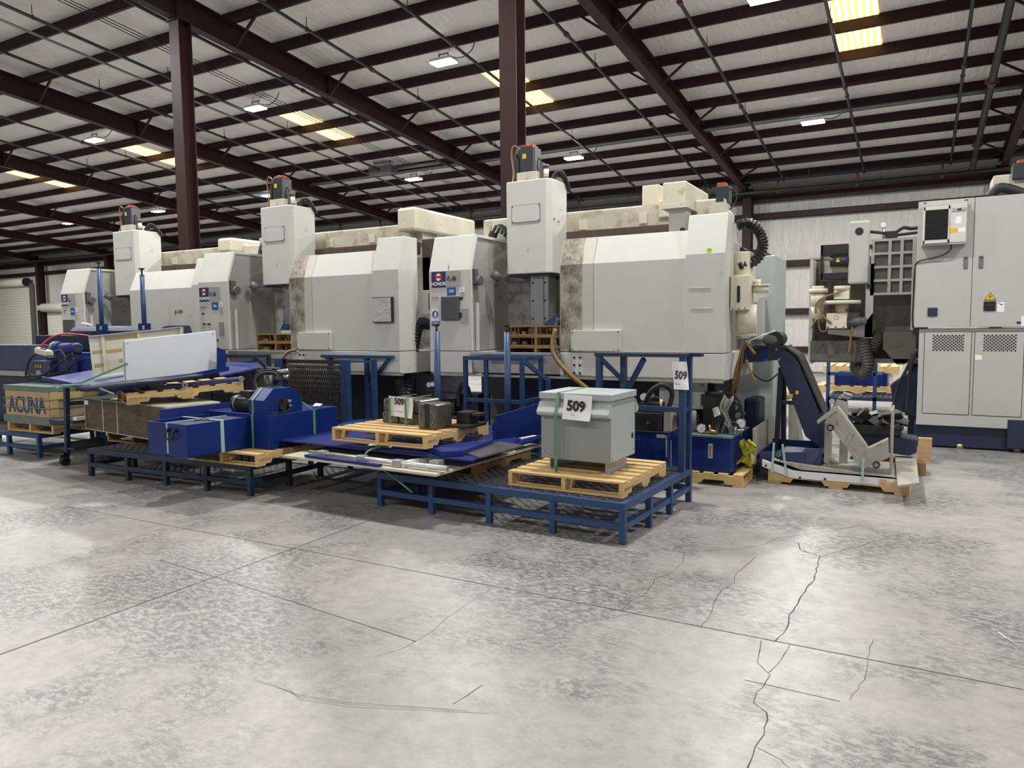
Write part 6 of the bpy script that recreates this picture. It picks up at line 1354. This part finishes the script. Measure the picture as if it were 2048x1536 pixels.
mesh_obj('cable_loom', MB().tube([(-.68, Ye+.02, 2.96), (-.55, Ye+.02, 2.94), (-.45, Ye+.03, 2.92)], .022, 7).tube([(-.34, Ye+.04, 2.93), (-.25, Ye+.05, 2.99), (-.15, Ye+.05, 2.97), (-.05, Ye+.05, 2.98)], .026, 7).tube([(-.34, Ye+.04, 2.89), (-.2, Ye+.05, 2.90), (-.05, Ye+.05, 2.91)], .020, 7), 'rubber', t)
# dust separator robot-like pump
mesh_obj('cyclone', MB().cyl((-1.32, Ye-.15, 1.90), (-1.32, Ye-.15, 2.10), .10, 18).cyl((-1.32, Ye-.15, 2.10), (-1.32, Ye-.15, 2.16), .13, 18).cyl((-1.32, Ye-.15, 2.16), (-1.32, Ye-.15, 2.20), .08, 18).cyl((-1.32, Ye-.15, 1.72), (-1.32, Ye-.15, 1.90), .055, 14, .10), 'cream', t)
mesh_obj('arm_plate', MB().cyl((-1.0, Ye-.15, 1.93), (-1.0, Ye-.15, 1.98), .25, 24).bar((-1.32, Ye-.15, 1.955), (-1.0, Ye-.15, 1.955), .24, .05), 'cream', t)
mesh_obj('arm_hub', MB().box(-1.10, -.90, Ye-.25, Ye-.08, 2.0, 2.13).cyl((-1.0, Ye-.17, 2.13), (-1.0, Ye-.17, 2.19), .11, 18).cyl((-1.0, Ye-.15, 1.80), (-1.0, Ye-.15, 1.93), .09, 16), 'cream', t)
wr = mesh_obj('wrist_box', MB().box(-1.19, -.92, Ye-.28, Ye-.05, 1.58, 1.80), 'cream', t, bev=.01)
bolts('bolt', [(-1.16+.1*i, Ye-.28, 1.60) for i in range(3)], (0, -1, 0), .01, 'black', wr)
mesh_obj('wrist_emblem', MB().ring((-1.055, Ye-.282, 1.74), (0, -1, 0), .025, .032, .003, 20), 'tray', wr)
mesh_obj('wrist_nozzle', MB().cyl((-.92, Ye-.15, 1.68), (-.72, Ye-.15, 1.68), .07, 16, .06).dome((-.72, Ye-.15, 1.68), .06, 12, 6), 'servo_grey', t)
mesh_obj('red_fitting', MB().cyl((-1.13, Ye-.22, 1.84), (-1.10, Ye-.22, 1.84), .022, 10).cyl((-.93, Ye-.22, 1.84), (-.90, Ye-.22, 1.84), .022, 10), 'red', t)
mesh_obj('support_bracket', MB().prism([(-1.19, Ye-.02, 1.50), (-.60, Ye-.02, 1.43), (-.60, Ye-.02, 1.80), (-.70, Ye-.02, 1.66), (-.86, Ye-.02, 1.56), (-1.19, Ye-.02, 1.565)], (0, .04, 0)), 'cab', t)
mesh_obj('arm_hose', MB().tube([(-1.0, Ye-.28, 2.10), (-1.18, Ye-.28, 2.05), (-1.32, Ye-.30, 1.95), (-1.33, Ye-.3, 1.8)], .014, 7).tube([(-1.2, Ye-.28, 2.05), (-1.27, Ye-.3, 1.9), (-1.22, Ye-.3, 1.75), (-1.12, Ye-.3, 1.66)], .016, 7).tube([(-1.3, Ye-.28, 1.74), (-1.27, Ye-.28, 1.56), (-1.2, Ye-.28, 1.54), (-1.17, Ye-.28, 1.6)], .010, 6).tube([(-1.32, Ye-.28, 1.72), (-1.38, Ye-.28, 1.62), (-1.40, Ye-.28, 1.58)], .010, 6).tube([(-.85, Ye-.2, 1.6), (-.87, Ye-.2, 1.4), (-.89, Ye-.2, 1.22)], .014, 6), 'brown_hose', t)
mesh_obj('duct_hose', MB().tube([(-.72, Ye-.05, 1.42), (-.68, Ye-.08, 1.25), (-.64, Ye-.1, 1.05), (-.70, Ye-.05, .92), (-.80, Ye+.05, .98), (-.80, Ye+.1, 1.1)], .085, 12, 10, .08).tube([(-.50, Ye+.1, 1.50), (-.56, Ye+.05, 1.38), (-.62, Ye+.05, 1.25)], .09, 12, 10, .08), 'grey_hose', t)
mesh_obj('chip_chute', MB().prism([(-.45, Ye, 1.28), (-.05, Ye, 1.28), (-.05, Ye, 1.22), (-.18, Ye, 1.06), (-.28, Ye, 1.06)], (0, .3, 0)).box(-.46, -.05, Ye, Ye+.3, 1.28, 1.52), 'enclosure_dark', t)
mesh_obj('lower_chute', MB().prism([(-.35, Ye+.1, .75), (.0, Ye+.1, 1.02), (.0, Ye+.1, .30), (-.30, Ye+.1, .42)], (0, .5, 0)), 'navy', t)
mesh_obj('drop_cable', MB().tube([(-.06, Ye-.1, 1.25), (-.15, Ye-.1, 1.0), (-.25, Ye-.08, .75), (-.30, Ye-.05, .4), (-.28, Ye, .05)], .022, 7).tube([(-.02, Ye-.12, 1.28), (-.10, Ye-.12, 1.05), (-.12, Ye-.1, .7), (-.13, Ye-.1, .35)], .025, 7), 'rubber', t)
mesh_obj('machine_leg', MB().box(-.12, .1, Ye+.5, Ye+.9, 0, 1.15), 'navy', t)

# ================================================================ behind: rack and pallets seen under the right machine
Yr = 14.3
def xat(px_): return PY(px_, 760, Yr).x
t = thing('step_platform', 'blue platform frame far back below the right-hand machine', 'platform', (xat(1700), Yr, 0))
for p_ in (1656, 1750): 
    mesh_obj('post', MB().box(xat(p_)-.03, xat(p_)+.03, Yr, Yr+.06, 0, 1.35), 'platblue', t)
mesh_obj('rail', MB().box(xat(1656), xat(1750), Yr, Yr+.05, PY(1700, 748, Yr).z-.03, PY(1700, 748, Yr).z+.03).box(xat(1656), xat(1840), Yr, Yr+.05, .28, .34), 'platblue', t)
mesh_obj('mesh_deck', grating(xat(1656), xat(1840), Yr, Yr+1.2, .345, dx=.16, dy=.09, w=.02), 'grate', t)
for x in (xat(1840)-.05, xat(1656)): mesh_obj('leg', MB().box(x, x+.05, Yr+1.1, Yr+1.15, 0, .32).box(x, x+.05, Yr, Yr+.05, 0, .3), 'platblue', t)
pallet('pale pallet on top of the far blue bin', (xat(1715), Yr+1.05, PY(1700, 747, 14.9).z), RAD(90), (1.0, 1.25, 1.15))
single('blue_bin', MB().box(xat(1662), xat(1772), Yr+.6, Yr+1.5, .50, PY(1700, 747, 14.9).z-.004), 'blue', 'dark blue bin between the two far pallets', 'bin', bev=.01)
pallet('pale pallet under the far blue bin', (xat(1712), Yr+1.05, .352), RAD(90), (1.0, 1.45, 1.15))
single('white_carton', MB().box(xat(1778), xat(1800), Yr+1.7, Yr+2.0, 0, PY(1790, 720, 16.0).z), 'white_clean', 'white carton standing far behind the right machine', 'box')
Yr = 12.6
t = thing('step_platform', 'blue platform with mesh far behind the conveyor neck', 'platform', (xat(1530), Yr, 0))
x0, x1 = xat(1492), xat(1567)
mesh_obj('frame', MB().box(x0, x1, Yr, Yr+.05, .30, .36).box(x1-.05, x1, Yr, Yr+.05, 0, 1.15).box(x0, x1, Yr, Yr+.05, PY(1530, 746, Yr).z-.03, PY(1530, 746, Yr).z+.02), 'platblue', t)
mesh_obj('mesh_deck', grating(x0, x1, Yr, Yr+1.2, .37, dx=.16, dy=.09, w=.02), 'galv', t)
mesh_obj('mesh_back', MB().box(x0, x0+.01, Yr, Yr+.01, .37, .5), 'galv', t)
g = MB()
for i in range(14):
    for s_ in (-1, 1): g.bar((x0+(x1-x0)*i/13, Yr+.1, PY(1530, 745, Yr).z), (x0+(x1-x0)*(i/13)+s_*.2, Yr+.1, PY(1530, 728, Yr).z+.05), .012)
mesh_obj('mesh_side', g, 'galv', t)
mesh_obj('leg', MB().box(x0, x0+.05, Yr+1.1, Yr+1.15, 0, .33).box(x1-.05, x1, Yr+1.1, Yr+1.15, 0, .33), 'platblue', t)
pallet('old pallet with a dark chuck behind the conveyor neck', (xat(1545), Yr+.65, .376), RAD(5), (1.0, 1.0, 1.15), old=0)
c = V((xat(1540), Yr+.4, .525))
jaw('dark chuck jaw on the pallet behind the conveyor neck', (c.x, c.y, c.z), .26, .26, .25, 0)
del bpy.data.objects[[o.name for o in bpy.data.objects if o.get('label') == 'dark chuck jaw on the pallet behind the conveyor neck'][0]]['group']
single('strapped_parts', MB().box(xat(1503), xat(1518), Yr+.3, Yr+.7, .525, .60).box(xat(1503), xat(1517), Yr+.32, Yr+.68, .605, .68).box(xat(1504), xat(1516), Yr+.34, Yr+.66, .685, .74), 'steel', 'small stack of bright steel parts left of the dark chuck jaw', 'parts')
single('tray_section', MB().prism([PY(1577, 800, 9.6), PY(1588, 800, 9.6), PY(1600, 885, 9.6), PY(1625, 905, 9.6), PY(1618, 912, 9.6), PY(1577, 885, 9.6)], (0, .3, 0)).box(PY(1580, 880, 9.6).x, PY(1615, 880, 9.6).x, 9.62, 9.88, 0, PY(1600, 890, 9.6).z), 'tray', 'cream tray standing behind the conveyor neck', 'tray')
single('blue_tank', MB().box(PY(1487, 850, 8.6).x, PY(1517, 850, 8.6).x, 8.6, 9.0, 0, PY(1500, 797, 8.6).z), 'navy', 'narrow navy tank standing behind the right hydraulic tank', 'tank', bev=.03)
